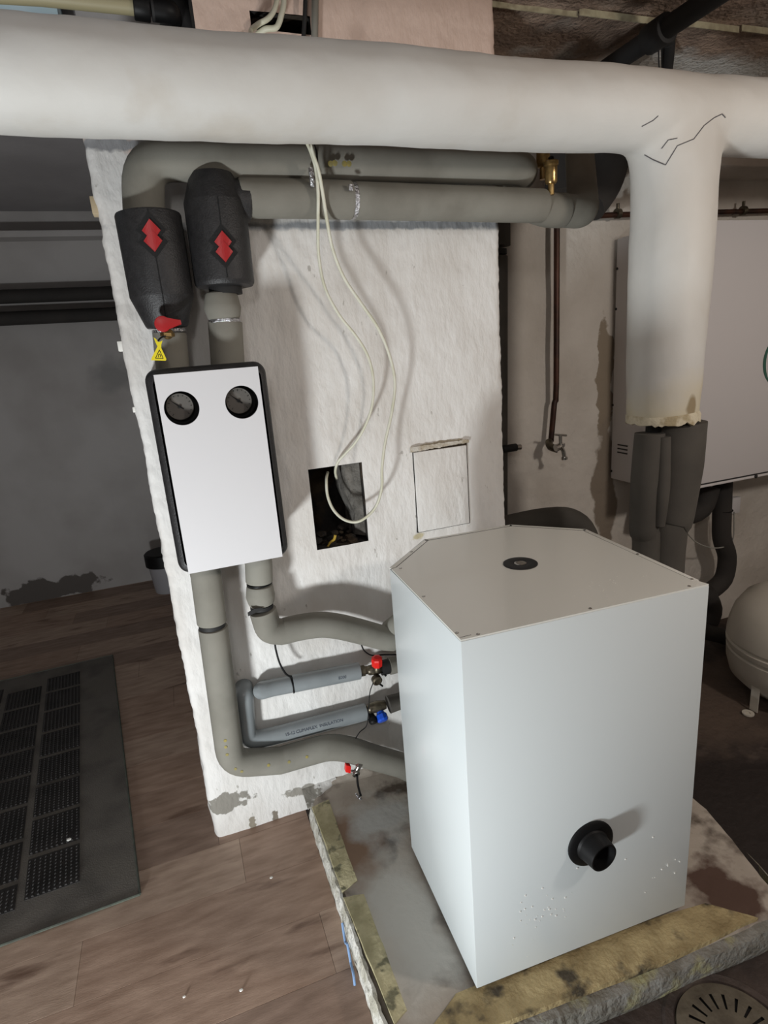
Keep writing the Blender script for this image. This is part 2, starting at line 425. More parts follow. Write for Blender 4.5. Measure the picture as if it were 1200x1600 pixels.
# --- other walls
def rough_wall(x0, x1, z0, z1, y, step, amp, cells_skip=None):
    bm = bmesh.new(); nx = int((x1 - x0) / step) + 1; nz_ = int((z1 - z0) / step) + 1
    g = [[bm.verts.new((x0 + (x1 - x0) * i / nx, y - amp * fbm((x0 + (x1 - x0) * i / nx, y, z0 + (z1 - z0) * j / nz_), 3), z0 + (z1 - z0) * j / nz_)) for j in range(nz_ + 1)] for i in range(nx + 1)]
    for i in range(nx):
        for j in range(nz_): bm.faces.new((g[i][j], g[i + 1][j], g[i + 1][j + 1], g[i][j + 1]))
    return bm
bm = rough_wall(PX1 - 0.03, 4.2, -0.004, CEIL, 2.30, 0.03, 0.006)
struct('wall_back', bm, 'back_plaster')
struct('wall_far', B((-2.7, 4.85, -0.004), (0.0, 5.0, CEIL)), 'far_plaster', False)
struct('wall_partition', B((PX0 + 0.02, 2.305, -0.004), (PX1 + .1, 4.85, CEIL)), 'far_plaster', False)
struct('wall_left', B((-2.85, -2.6, -0.004), (-2.7, 5.0, CEIL)), 'far_plaster', False)
struct('wall_right', B((4.2, -2.6, -0.004), (4.35, 2.4, CEIL)), 'back_plaster', False)
struct('wall_front', B((-2.85, -2.75, -0.004), (4.35, -2.6, CEIL)), 'far_plaster', False)
# ceiling: rough boarded concrete over the boiler corner, smooth on the left
bm = bmesh.new(); n_ = 90; m_ = 100
g = [[bm.verts.new((0.9 + 3.4 * i / n_, -2.6 + 4.92 * j / m_, CEIL - 0.02 + 0.012 * fbm((0.9 + 3.4 * i / n_, -2.6 + 4.92 * j / m_, 0), 2.3) + 0.01 * max(0, noise.noise(Vector((i * .9, j * .9, 3)))))) for j in range(m_ + 1)] for i in range(n_ + 1)]
for i in range(n_):
    for j in range(m_): bm.faces.new((g[i][j], g[i + 1][j], g[i + 1][j + 1], g[i][j + 1]))
ce = struct('ceiling', bm, 'ceiling')
o = struct('ceiling.001', B((-2.85, -2.75, CEIL), (4.35, 5.0, CEIL + 0.12)), 'ceiling_left', False)
bm = bmesh.new()
px = 1.15
while px < 3.2:
    w = 0.35; yy = 1.965 - 0.035 * (px - 1.2)
    box(bm, (px, yy - 0.002, CEIL - 0.040), (px + w + .002, yy + 0.002, CEIL - 0.02))
    px += w
o = struct('trim_1', bm, 'groove', False)
o = struct('trim_2', B((1.96, 2.10, 2.285), (4.2, 2.305, 2.44), 0.01), 'back_plaster', False)
# soffits on the far wall
struct('trim_3', B((-2.7, 4.70, 2.535), (0.0, 4.86, 2.575), 0.004), 'far_plaster', False)

# ================================================================ PLINTH
pl = thing('concrete_plinth', 'low stained concrete plinth under the white heating cabinet with chipped painted edges', 'plinth', (0.85, 1.3, 0))
ZT = 0.085
outline = [(0.246, 1.80), (0.243, 1.55), (0.250, 1.2), (0.262, 0.955), (0.33, 0.930), (0.502, 0.912), (0.75, 0.88), (1.04, 0.862), (1.30, 0.853), (1.385, 0.88), (1.42, 1.0), (1.475, 1.2), (1.48, 1.5), (1.46, 1.86), (0.7, 1.87), (0.30, 1.87)]
bm = bmesh.new()
def ring_poly(bm, poly, z, amp, sub=8, inset=0.0):
    vs = []; n = len(poly)
    cx = sum(p[0] for p in poly) / n; cy = sum(p[1] for p in poly) / n
    for i in range(n):
        a = poly[i]; b = poly[(i + 1) % n]
        for k in range(sub):
            t = k / sub; x = a[0] + (b[0] - a[0]) * t; y = a[1] + (b[1] - a[1]) * t
            d = Vector((x - cx, y - cy)).normalized(); nn = amp * fbm((x, y, z), 16) - inset
            vs.append(bm.verts.new((x + d.x * nn, y + d.y * nn, z)))
    return vs
r0 = ring_poly(bm, outline, -0.004, 0.002, inset=-0.012); r1 = ring_poly(bm, outline, 0.045, 0.009, inset=-0.008); r2 = ring_poly(bm, outline, ZT - 0.012, 0.006, inset=0.002); r3_ = ring_poly(bm, outline, ZT, 0.005, inset=0.010)
for A, B_ in ((r0, r1), (r1, r2), (r2, r3_)):
    for i in range(len(A)): bm.faces.new((A[i], A[(i + 1) % len(A)], B_[(i + 1) % len(A)], B_[i]))
bm.faces.new(r3_)
core = link_mesh('slab', bm, 'slab', pl)
def edge_strip(poly, z0, z1, m, name, sub=10, label=None):
    bm = bmesh.new()
    a = ring_poly(bm, poly, z0, 0.004, sub); b = ring_poly(bm, poly, z1 - 0.002, 0.004, sub); c = ring_poly(bm, poly, z1, 0.004, sub, 0.003)
    for A, B_ in ((a, b), (b, c)):
        for i in range(len(A)): bm.faces.new((A[i], A[(i + 1) % len(A)], B_[(i + 1) % len(A)], B_[i]))
    bm.faces.new(c)
    o = link_mesh(name, bm, m, pl)
    if label: o['label'] = label
    return o
edge_strip([(0.243, 1.775), (0.308, 1.785), (0.302, 1.42), (0.248, 1.40)], ZT - 0.01, ZT + 0.006, 'ochre', 'edge_strip', label='yellow-ochre stained border strip')
edge_strip([(0.246, 1.378), (0.306, 1.365), (0.304, 1.02), (0.264, 1.00)], ZT - 0.01, ZT + 0.006, 'ochre', 'edge_strip')
edge_strip([(0.30, 0.940), (0.43, 1.005), (0.9, 0.985), (1.18, 0.945), (1.27, 0.858), (0.95, 0.866), (0.5, 0.902)], ZT - 0.01, ZT + 0.006, 'ochre_front', 'edge_strip')
bm = bmesh.new()
a = [(0.238 + 0.003 * fbm((0, y * .06, 0), 8), 0.94 + 0.0143 * y) for y in range(60)]
lo = [bm.verts.new((x - 0.006 + 0.004 * noise.noise(Vector((0, y * 30, 0))), y, -0.003)) for x, y in a]
mi = [bm.verts.new((x - 0.008 + 0.006 * noise.noise(Vector((1, y * 30, 0))), y, 0.05)) for x, y in a]
hi = [bm.verts.new((x + 0.002 + 0.005 * noise.noise(Vector((2, y * 40, 0))), y, ZT + 0.002)) for x, y in a]
inn = [bm.verts.new((x + 0.010 + 0.004 * noise.noise(Vector((3, y * 40, 0))), y, ZT + 0.002)) for x, y in a]
for i in range(len(a) - 1):
    for A, B_ in ((lo, mi), (mi, hi), (hi, inn)): bm.faces.new((A[i], A[i + 1], B_[i + 1], B_[i]))
o = link_mesh('painted_side', bm, 'edge_white', pl); o['label'] = 'flaking white painted side'
bm = bmesh.new()
fp = [(0.262, 0.938), (0.40, 0.914), (0.502, 0.900), (0.75, 0.868), (1.04, 0.850), (1.30, 0.838), (1.40, 0.87), (1.44, 1.0)]
fpts, _ = catmull([(p[0], p[1], 0) for p in fp], 10)
lo, mi, hi, inn = [], [], [], []
for k, p in enumerate(fpts):
    q = noise.noise(Vector((p.x * 9, 5, 0)))
    lo.append(bm.verts.new((p.x, p.y - 0.006, -0.003 + 0.004 * q))); mi.append(bm.verts.new((p.x, p.y - 0.016 + 0.006 * q, 0.035)))
    hi.append(bm.verts.new((p.x, p.y - 0.008 + 0.006 * noise.noise(Vector((p.x * 14, 2, 0))), 0.070))); inn.append(bm.verts.new((p.x, p.y + 0.03, 0.076)))
for i in range(len(fpts) - 1):
    for A, B_ in ((lo, mi), (mi, hi), (hi, inn)): bm.faces.new((A[i], A[i + 1], B_[i + 1], B_[i]))
o = link_mesh('lower_ledge', bm, 'edge_grey', pl); o['label'] = 'pale grey rough ledge along the front'
# mortar fillet where plinth meets the pillar
bm = bmesh.new()
bm.free()
def fillet(xa_, xb_, hf, wf, m, label=None):
    bm = bmesh.new(); n_ = 30; sec = []
    for i in range(n_ + 1):
        t = i / n_; x = xa_ + t * (xb_ - xa_)
        h = hf(t) + 0.004 * noise.noise(Vector((x * 40, 0, 0))); w = wf(t) + 0.006 * noise.noise(Vector((x * 30, 4, 0)))
        sec.append([bm.verts.new(p) for p in ((x, PY + 0.006, ZT + h), (x, PY - 0.008, ZT + h * 0.8), (x, PY - w * 0.5, ZT + h * 0.35), (x, PY - w, ZT - 0.003))])
    for i in range(n_):
        for k in range(3): bm.faces.new((sec[i][k], sec[i + 1][k], sec[i + 1][k + 1], sec[i][k + 1]))
    o = link_mesh('mortar_fillet', bm, m, pl)
    if label: o['label'] = label
fillet(0.228, 0.36, lambda t: 0.010 + 0.008 * t, lambda t: 0.098 - 0.085 * t, 'plaster', 'white-painted mortar at the corner')
fillet(0.34, 0.62, lambda t: 0.014 + 0.012 * t, lambda t: 0.03 + 0.02 * t, 'slab')
o = tag(link_mesh('blue_rag', T([(0.226, 1.335, 0.05), (0.222, 1.30, 0.02), (0.222, 1.27, 0.045), (0.220, 1.24, 0.015), (0.216, 1.20, 0.03), (0.213, 1.18, 0.012)], 0.0035, 8, 4), mat('pale_blue_cloth', (130, 160, 200), None, rough=0.9)), 'scrap of pale blue plastic caught under the left edge of the plinth', 'rag')

# ================================================================ HEATING CABINET (floor unit)
cb = thing('heating_cabinet', 'white sheet-metal heating cabinet with chamfered back standing on the concrete plinth', 'heating unit', (0.8, 1.25, 0.1))
z0, z1 = 0.103, 1.063
FL, FR, RB, BR_, BL, LB = (0.480, 0.986), (1.113, 0.954), (1.150, 1.440), (0.985, 1.612), (0.680, 1.628), (0.498, 1.452)
def panel(bm, a, b, t, za, zb, bev=0.0018, ov=0.0):
    a = Vector((a[0], a[1])); b = Vector((b[0], b[1])); d = (b - a).normalized(); n = Vector((-d.y, d.x))
    a = a - d * ov; b = b + d * ov
    vs = [(a.x, a.y), (b.x, b.y), (b.x + n.x * t, b.y + n.y * t), (a.x + n.x * t, a.y + n.y * t)]
    st = len(bm.verts)
    lo = [bm.verts.new((p[0], p[1], za)) for p in vs]; hi = [bm.verts.new((p[0], p[1], zb)) for p in vs]
    fs = []
    for i in range(4): fs.append(bm.faces.new((lo[i], lo[(i + 1) % 4], hi[(i + 1) % 4], hi[i])))
    fs.append(bm.faces.new(lo[::-1])); fs.append(bm.faces.new(hi))
    if bev:
        es = list({e for f in fs for e in f.edges})
        bmesh.ops.bevel(bm, geom=es, offset=bev, segments=2, profile=0.5, affect='EDGES')
for nm, a, b in (('front_panel', FL, FR), ('side_panel', LB, FL), ('side_panel', FR, RB), ('chamfer_panel', RB, BR_), ('back_panel', BR_, BL), ('chamfer_panel', BL, LB)):
    bm = bmesh.new(); panel(bm, a, b, 0.012, z0, z1 - 0.0025); link_mesh(nm, bm, 'enamel', cb)
def inset_poly(poly, d):
    n = len(poly); out = []
    for i in range(n):
        p0 = Vector(poly[i - 1]); p1 = Vector(poly[i]); p2 = Vector(poly[(i + 1) % n])
        e1 = (p1 - p0).normalized(); e2 = (p2 - p1).normalized()
        n1 = Vector((-e1.y, e1.x)); n2 = Vector((-e2.y, e2.x))
        m = (n1 + n2).normalized(); s = d / max(0.3, m.dot(n1)); q = p1 + m * s; out.append((q.x, q.y))
    return out
poly = [FL, FR, RB, BR_, BL, LB]
bm = bmesh.new(); prism(bm, inset_poly(poly, 0.0105), z1 - 0.02, z1 - 0.0035)
rimless = link_mesh('top_rim', bm, 'lid', cb, False)
# lid sheet: five-sided, left clear of the folded rims at the back
inn = inset_poly(poly, 0.018)
LIDP = [(FL[0] + .001, FL[1] + .001), (FR[0] - .001, FR[1] + .001), (FR[0] - .012, FR[1] + .05), inn[2], inn[3], inn[4], inn[5], (LB[0] + .002, LB[1] - .012)]
bm = bmesh.new(); prism(bm, LIDP, z1 - 0.006, z1 + 0.0012)
link_mesh('lid', bm, 'lid', cb, False)
for a, b in ((RB, BR_), (BR_, BL), (BL, LB)):
    bm = bmesh.new(); panel(bm, a, b, 0.0165, z1 - 0.004, z1 + 0.0010, 0.0006); link_mesh('rim_flange', bm, 'lid', cb)
bm = bmesh.new(); panel(bm, (FR[0] + .0, FR[1] + .03), RB, 0.0145, z1 - 0.004, z1 + 0.0010, 0.0006); link_mesh('rim_flange', bm, 'lid', cb)
sl_ = inset_poly(poly, 0.0175)
for a, b in ((5, 4), (4, 3), (3, 2)):
    link_mesh('lid_seam', T([(sl_[a][0], sl_[a][1], z1 + 0.0009), (sl_[b][0], sl_[b][1], z1 + 0.0009)], 0.0011, 6), 'trim', cb, False)
link_mesh('lid_seam', T([(sl_[2][0], sl_[2][1], z1 + 0.0009), (FR[0] - 0.012, FR[1] + 0.045, z1 + 0.0009)], 0.0007, 6), 'trim', cb, False)
link_mesh('lid_seam', T([(sl_[5][0], sl_[5][1], z1 + 0.0009), (LB[0] + .003, LB[1] - .010, z1 + 0.0009)], 0.0009, 6), 'trim', cb, False)
SC = [(0.5237,1.431,1.064), (0.5025,1.225,1.064), (0.4879,1.018,1.064), (0.5238,0.9922,1.064), (0.7966,0.9802,1.064), (1.066,0.9672,1.064), (1.103,0.9949,1.064), (1.12,1.19,1.064), (0.6025,1.542,1.064)]
for p in SC:
    bm = LA((p[0], p[1], z1), (0, 0, 1), [(0.0042, 0.0), (0.0042, 0.0018), (0.0030, 0.0026), (0.0012, 0.0022)], 12); link_mesh('screw', bm, 'chrome', cb)
p = (0.8173,1.291,1.064)
bm = LA((p[0], p[1], z1), (0, 0, 1), [(0.046, 0.0), (0.046, 0.0030), (0.044, 0.0042), (0.020, 0.0044), (0.0165, 0.0020), (0.0165, 0.001)], 40)
o = link_mesh('grommet', bm, 'rubber', cb); o['label'] = 'round black rubber grommet on the lid'
link_mesh('grommet_plug', LA((p[0], p[1], z1 + 0.0022), (0, 0, 1), [(0.0165, 0), (0.0165, 0.0016), (0.012, 0.0026), (0.005, 0.0020)], 24), 'chrome', o)
link_mesh('lid_mark', B((FL[0] + .004, FL[1] + .010, z1 + .0006), (FL[0] + .030, FL[1] + .0115, z1 + .0014)), 'trim', cb, False)
# cable outlet on the front
fd = Vector((FR[0] - FL[0], FR[1] - FL[1], 0)).normalized(); fn = Vector((fd.y, -fd.x, 0))
kc = Vector((0.8014,0.963,0.4328)); kc = Vector((kc.x, FL[1] + (kc.x - FL[0]) * fd.y / fd.x, kc.z))
o = link_mesh('outlet_flange', LA(kc, fn, [(0.064, 0.0), (0.064, 0.004), (0.059, 0.008), (0.044, 0.010), (0.040, 0.018), (0.038, 0.018)], 40), 'black', cb)
ax = (fn + Vector((0.10, 0, -0.03))).normalized()
link_mesh('outlet_spout', LA(kc + fn * 0.012, ax, [(0.042, 0.0), (0.040, 0.015), (0.038, 0.034), (0.037, 0.038), (0.033, 0.038), (0.032, 0.012), (0.002, 0.011)], 36), 'black', o)
bm = bmesh.new()
rs = random.Random(5)
for k in range(46):
    if k < 28: q = (0.6367,0.968,0.2624); sp = (0.055, 0.045)
    elif k < 38: q = (1.038,0.957,0.2552); sp = (0.05, 0.06)
    else: q = (0.814,0.962,0.2669); sp = (0.2, 0.12)
    x = q[0] + rs.gauss(0, sp[0]) * 0.8; z = q[2] + rs.gauss(0, sp[1]) * 0.8
    if not (0.5 < x < 1.1 and 0.13 < z < 0.9): continue
    y = FL[1] + (x - FL[0]) * fd.y / fd.x
    r = rs.uniform(0.0007, 0.0016)
    box(bm, (x - r, y - r, z - r), (x + r, y + 0.0005, z + r))
for k in range(26):
    x = rs.uniform(0.55, 1.05); y = rs.uniform(1.0, 1.1); r = rs.uniform(0.0006, 0.0012)
    box(bm, (x - r, y - r, z1 + 0.001), (x + r, y + r, z1 + 0.001 + r))
o = link_mesh('plaster_specks', bm, 'speck', cb, False); o['kind'] = 'stuff'
for (x, y) in ((0.56, 1.06), (1.04, 1.04), (0.58, 1.42), (1.05, 1.38)):
    link_mesh('foot', LA((x, y, ZT + 0.0), (0, 0, 1), [(0.024, 0), (0.024, 0.010), (0.012, 0.012), (0.012, 0.022)], 20), 'rubber', cb)
link_mesh('base_tray', B((0.53, 1.03, 0.101), (1.08, 1.42, 0.108)), 'trim', cb, False)

# ================================================================ WHITE LAGGED DUCT
dz = thing('lagged_duct', 'thick white lagged duct running under the ceiling with a branch dropping at the right', 'duct', (1.3, 1.5, 2.2))
DY = 1.52
def duct_mesh():
    bm = bmesh.new()
    zc = lambda x: 2.232 + 0.004 * x
    n = 60
    pts = [Vector((-1.3 + 4.6 * i / n, DY + 0.004 * math.sin(i * .7), zc(-1.3 + 4.6 * i / n))) for i in range(n + 1)]
    tube(bm, pts, 0.103, 40)
    vx = 1.51
    zs = [2.23, 2.16, 2.13, 2.10, 2.07, 2.04, 2.0, 1.95, 1.85, 1.7, 1.55, 1.42, 1.352]
    rr = [0.165, 0.160, 0.150, 0.140, 0.133, 0.128, 0.125, 0.123, 0.121, 0.119, 0.115, 0.111, 0.110]
    pv = [Vector((vx + 0.0 * (2.2 - z), DY, z)) for z in zs]
    tube(bm, pv, 0.11, 40, radii=rr)
    bm.verts.ensure_lookup_table()
    for v in list(bm.verts)[61 * 40:]:
        rz = ((v.co.x - 1.51) ** 2 + (v.co.y - DY) ** 2) ** 0.5
        if v.co.z > 1.9 and rz > 0.1:
            lim = 0.121 - 0.022 * min(1, (v.co.z - 1.9) / 0.25)
            R0 = max(q for q in [rz]); v.co.y = DY + (v.co.y - DY) * min(1, lim / R0)
    me = bpy.data.meshes.new('tmp'); bm.to_mesh(me); bm.free()
    o = bpy.data.objects.new('tmp', me); COL.objects.link(o)
    r = o.modifiers.new('r', 'REMESH'); r.mode = 'VOXEL'; r.voxel_size = 0.011
    s = o.modifiers.new('s', 'SMOOTH'); s.factor = 0.6; s.iterations = 14
    dg = bpy.context.evaluated_depsgraph_get()
    m2 = bpy.data.meshes.new_from_object(o.evaluated_get(dg))
    bpy.data.objects.remove(o); bpy.data.meshes.remove(me)
    b2 = bmesh.new(); b2.from_mesh(m2); bpy.data.meshes.remove(m2)
    b2.normal_update()
    for v in b2.verts:
        v.co += v.normal * (0.0035 * fbm(v.co, 3.5) + 0.0008 * fbm(v.co, 15))
    return b2
link_mesh('lagging', duct_mesh(), 'duct', dz)
# torn hem
bm = bmesh.new(); seg = 72; rings = []
for (r, z, am) in ((0.107, 1.385, 0.0), (0.1125, 1.375, 0.0), (0.1125, 1.352, 0.010), (0.106, 1.350, 0.012), (0.100, 1.362, 0.006)):
    rings.append([bm.verts.new((1.51 + r * math.cos(2 * math.pi * k / seg), DY + r * math.sin(2 * math.pi * k / seg), z + am * (noise.noise(Vector((k * .35, 1, 0))) + .6 * noise.noise(Vector((k * .9, 5, 0)))))) for k in range(seg)])
for i in range(len(rings) - 1):
    for k in range(seg): bm.faces.new((rings[i][k], rings[i][(k + 1) % seg], rings[i + 1][(k + 1) % seg], rings[i + 1][k]))
o = link_mesh('torn_hem', bm, 'duct_edge', dz); o['label'] = 'torn cream-coloured lower edge'
# crack lines where the branch joins
CR = [[(1007,242), (1020,249), (1040,258), (1058,228), (1084,217), (1100,196), (1116,184)], [(1034,232), (1044,219), (1058,216)], [(1003,197), (1020,188), (1028,181)], [(1050,168), (1040,176)]]
import mathutils
from mathutils.bvhtree import BVHTree
bm = bmesh.new()
lag = bpy.data.objects['lagging']
bt = BVHTree.FromPolygons([v.co + Vector((1.3, 1.5, 2.2)) for v in lag.data.vertices], [p.vertices[:] for p in lag.data.polygons])
bm.free()
CRW = [[(1.286,1.4,2.094), (1.315,1.4,2.083), (1.359,1.4,2.071), (1.396,1.4,2.118), (1.452,1.4,2.136), (1.486,1.4,2.17), (1.52,1.4,2.19)], [(1.343,1.4,2.11), (1.364,1.4,2.131), (1.394,1.4,2.136)], [(1.274,1.4,2.16), (1.31,1.4,2.175), (1.326,1.4,2.186)], [(1.52,1.4,2.19), (1.547,1.4,2.2), (1.56,1.4,2.192)]]
for cr in CRW:
    pp = []
    fine = []
    for a_, b2_ in zip(cr[:-1], cr[1:]):
        fine += [Vector(a_).lerp(Vector(b2_), k / 4) for k in range(4)]
    for p in fine + [cr[-1]]:
        o_ = Vector((0, 0, 1.65)); h = bt.ray_cast(o_, (Vector(p) - o_).normalized())
        if h[0] is not None: pp.append(h[0] + (h[1] if h[1].dot(h[0] - o_) < 0 else -h[1]) * 0.0006)
    if len(pp) > 1: link_mesh('crack', T(pp, 0.0014, 6, 1), 'pencil', dz)

# grey foam pipes coming out of the branch
fp = thing('foam_pipe', 'wide dark grey foam-wrapped pipe hanging out of the white branch behind the cabinet', 'pipe', (1.55, 1.52, 0))
link_mesh('sleeve', T([(1.560, 1.505, 1.345), (1.558, 1.505, 1.20), (1.545, 1.505, 1.02), (1.535, 1.505, 0.90), (1.535, 1.50, 0.02)], 0.08, 32, 5, radii=[0.089, 0.088, 0.078, 0.066, 0.066]), 'foam_dark', fp)
fp = thing('foam_pipe', 'slimmer dark grey split foam pipe left of the wide one under the white branch', 'pipe', (1.42, 1.5, 0))
link_mesh('sleeve', T([(1.432, 1.49, 1.325), (1.428, 1.49, 1.18), (1.435, 1.50, 1.0), (1.448, 1.50, 0.88), (1.450, 1.50, 0.02)], 0.05, 28, 5, radii=[0.046, 0.050, 0.047, 0.044, 0.044]), 'foam_dark', fp)
link_mesh('split_flap', T([(1.452, 1.452, 1.315), (1.450, 1.445, 1.15), (1.455, 1.455, 1.02)], 0.02, 12, 4, radii=[0.022, 0.024, 0.018]), 'foam_dark', fp)
o = tag(link_mesh('pipe_core', T([(1.468, 1.51, 1.40), (1.468, 1.51, 1.22)], 0.026, 16), 'rubber'), 'short black pipe end between the torn branch hem and the slim foam pipe', 'pipe')

# ================================================================ WALL CABINET at right
wc = thing('wall_cabinet', 'large white wall-hung metal unit partly hidden by the white branch duct', 'wall unit', (2.6, 2.28, 0.95))
X0, X1, Y0, Y1, Z0, Z1 = 1.963, 3.25, 1.935, 2.285, 0.945, 2.040
link_mesh('casing', B((X0 + 0.002, Y0 + 0.02, Z0 + 0.012), (X1, Y1, Z1), 0.004), 'cabinet', wc)
link_mesh('front_cover', B((X0, Y0, Z0 + 0.018), (X1 + .005, Y0 + 0.018, Z1 + 0.002), 0.003), 'cabinet', wc)
link_mesh('bottom_seam', B((X0 + .001, Y0 + 0.004, Z0 + 0.011), (X1, Y0 + 0.016, Z0 + 0.018)), 'trim', wc, False)
link_mesh('bottom_flange', B((X0, Y0 - .001, Z0), (X1 + .005, Y0 + 0.03, Z0 + 0.011), 0.002), 'cabinet', wc)
for q in ((1.963,2.278,1.916), (1.963,2.279,1.745), (1.963,2.283,1.313), (1.963,2.28,0.9942)):
    link_mesh('screw', LA(Vector((X0 + .002, q[1], q[2])), (-1, 0, 0), [(0.006, 0), (0.006, 0.002), (0.002, 0.003)], 10), 'trim', wc)
for dz_ in (0.0, 0.018, 0.036):
    q = (1.963,2.227,1.09)
    link_mesh('vent_slot', B((X0 - 0.0006, q[1] - 0.05, q[2] + dz_), (X0 + 0.003, q[1] + 0.015, q[2] + dz_ + 0.006)), 'trim', wc, False)
q = (2.492,1.93,0.919)
link_mesh('latch', LA((q[0], Y0 - .001, Z0 + .006), (0, -1, 0), [(0.009, 0), (0.009, 0.004), (0.003, 0.006)], 12), 'trim', wc)
# green ring emblem
cq = (2.612,1.935,1.468)
bm = bmesh.new(); nn = 40; A, B2 = [], []
for k in range(nn + 1):
    a = math.radians(125 + 115 * k / nn); th = 0.004 + 0.013 * math.sin(math.pi * k / nn)
    rx, rz = 0.14, 0.125
    A.append((cq[0] + (rx) * math.cos(a), Y0 - 0.0005, cq[2] + rz * math.sin(a))); B2.append((cq[0] + (rx - th) * math.cos(a), Y0 - 0.0005, cq[2] + (rz - th * .6) * math.sin(a)))
for k in range(nn):
    plate(bm, [A[k], A[k + 1], B2[k + 1], B2[k]], (0, -0.0015, 0))
o = link_mesh('emblem', bm, 'green', wc, False); o['label'] = 'dark green curved emblem stroke'

# ================================================================ EXPANSION TANK
tk = thing('expansion_tank', 'squat off-white round expansion tank on the dark floor under the wall unit', 'tank', (2.44, 1.61, 0))
link_mesh('vessel', LA((2.44, 1.61, 0), (0, 0, 1), [(0.02, 0.030), (0.14, 0.036), (0.215, 0.058), (0.262, 0.105), (0.278, 0.165), (0.281, 0.21), (0.282, 0.222), (0.276, 0.228), (0.276, 0.236), (0.284, 0.242), (0.286, 0.262), (0.278, 0.268), (0.278, 0.276), (0.285, 0.282), (0.284, 0.30), (0.278, 0.34), (0.262, 0.40), (0.225, 0.462), (0.16, 0.505), (0.08, 0.525), (0.004, 0.53)], 72), 'tank', tk)
for a in (183, 303, 63):
    ar = math.radians(a); d = Vector((math.cos(ar), math.sin(ar), 0)); c = Vector((2.44, 1.61, 0)) + d * 0.262; s = Vector((-d.y, d.x, 0))
    bm = bmesh.new()
    plate(bm, [c - s * .018 + Vector((0, 0, .13)), c + s * .018 + Vector((0, 0, .13)), c + s * .018 + Vector((0, 0, 0.004)), c - s * .018 + Vector((0, 0, 0.004))], d * 0.004)
    lg = link_mesh('leg', bm, 'tank', tk, False)
    bm = bmesh.new(); c2 = c + d * 0.035
    lathe(bm, (c2.x, c2.y, 0.0), (0, 0, 1), [(0.024, 0), (0.024, 0.006), (0.009, 0.006), (0.009, 0.001)], 20)
    link_mesh('foot_eye', bm, 'tank', lg)

# ================================================================ PUMP STATION
ps = thing('pump_station', 'black pump station box with silver-white front plate and two dials on the white pillar', 'pump unit', (0.1, 1.87, 1.08))
xa, xb, za, zb = -0.053, 0.263, 1.078, 1.646
def rrect(x0, x1, z0, z1, r, n=6):
    out = []
    for (cx, cz, a0) in ((x1 - r, z1 - r, 0), (x0 + r, z1 - r, 90), (x0 + r, z0 + r, 180), (x1 - r, z0 + r, 270)):
        for k in range(n + 1):
            a = math.radians(a0 + 90 * k / n); out.append((cx + r * math.cos(a), cz + r * math.sin(a)))
    return out
bm = bmesh.new()
loops = []
for (y, ins) in ((PY - 0.006, 0.004), (1.70, 0.0), (1.682, 0.002), (1.672, 0.009), (1.668, 0.018)):
    loops.append([bm.verts.new((x, y, z)) for x, z in rrect(xa + ins, xb - ins, za + ins, zb - ins, 0.032 - ins * .4)])
for i in range(len(loops) - 1):
    n = len(loops[i])
    for k in range(n): bm.faces.new((loops[i][k], loops[i][(k + 1) % n], loops[i + 1][(k + 1) % n], loops[i + 1][k]))
bm.faces.new(loops[0]); 
# front face kept open under the dials; a recessed inner face
link_mesh('insulation_shell', bm, 'epp', ps)
g1 = (0.0265, 1.541); g2 = (0.1835, 1.541); GR = 0.0445
def cover():
    bm = bmesh.new()
    x0, x1, zz0, zz1 = -0.029, 0.2385, 1.083, 1.632
    # grid with two round holes: build by bridging square cells round each hole
    def quad(a, b, c, d, y=1.660): bm.faces.new([bm.verts.new((p[0], y, p[1])) for p in (a, b, c, d)])
    hs = 0.056
    zt, zbm = g1[1] + hs, g1[1] - hs
    quad((x0, zz0), (x1, zz0), (x1, zbm), (x0, zbm)); quad((x0, zt), (x1, zt), (x1, zz1), (x0, zz1))
    gx = [x0, g1[0] - hs + .003, g1[0] + hs, g2[0] - hs, g2[0] + hs - .003, x1]
    quad((gx[2], zbm), (gx[3], zbm), (gx[3], zt), (gx[2], zt))
    if gx[1] > gx[0]: quad((gx[0], zbm), (gx[1], zbm), (gx[1], zt), (gx[0], zt))
    if gx[5] > gx[4]: quad((gx[4], zbm), (gx[5], zbm), (gx[5], zt), (gx[4], zt))
    for (c, xl, xr) in ((g1, max(gx[0], gx[1]), gx[2]), (g2, gx[3], min(gx[4], gx[5]))):
        n = 48; sq = []; ci = []
        for k in range(n):
            a = 2 * math.pi * (k + 0.0) / n; dx, dz2 = math.cos(a), math.sin(a)
            tx = ((xr - c[0]) / dx) if dx > 1e-6 else (((xl - c[0]) / dx) if dx < -1e-6 else 1e9)
            tz = ((zt - c[1]) / dz2) if dz2 > 1e-6 else (((zbm - c[1]) / dz2) if dz2 < -1e-6 else 1e9)
            t = min(tx, tz); sq.append((c[0] + dx * t, c[1] + dz2 * t)); ci.append((c[0] + dx * GR, c[1] + dz2 * GR))
        for k in range(n):
            k2 = (k + 1) % n
            bm.faces.new([bm.verts.new((p[0], 1.660, p[1])) for p in (sq[k], sq[k2], ci[k2], ci[k])])
            if True:  # corner wedges
                a, b = sq[k], sq[k2]
                if abs(a[0] - b[0]) > 1e-6 and abs(a[1] - b[1]) > 1e-6:
                    cx = xr if max(a[0], b[0]) > c[0] else xl; cz = zt if max(a[1], b[1]) > c[1] else zbm
                    bm.faces.new([bm.verts.new((p[0], 1.660, p[1])) for p in (a, (cx, cz), b)])
    bmesh.ops.remove_doubles(bm, verts=bm.verts, dist=1e-5)
    r = bmesh.ops.extrude_face_region(bm, geom=list(bm.faces))
    for v in [v for v in r['geom'] if isinstance(v, bmesh.types.BMVert)]: v.co.y += 0.007
    for v in bm.verts:    # slight bow of the plate
        v.co.y += 0.0
    return bm
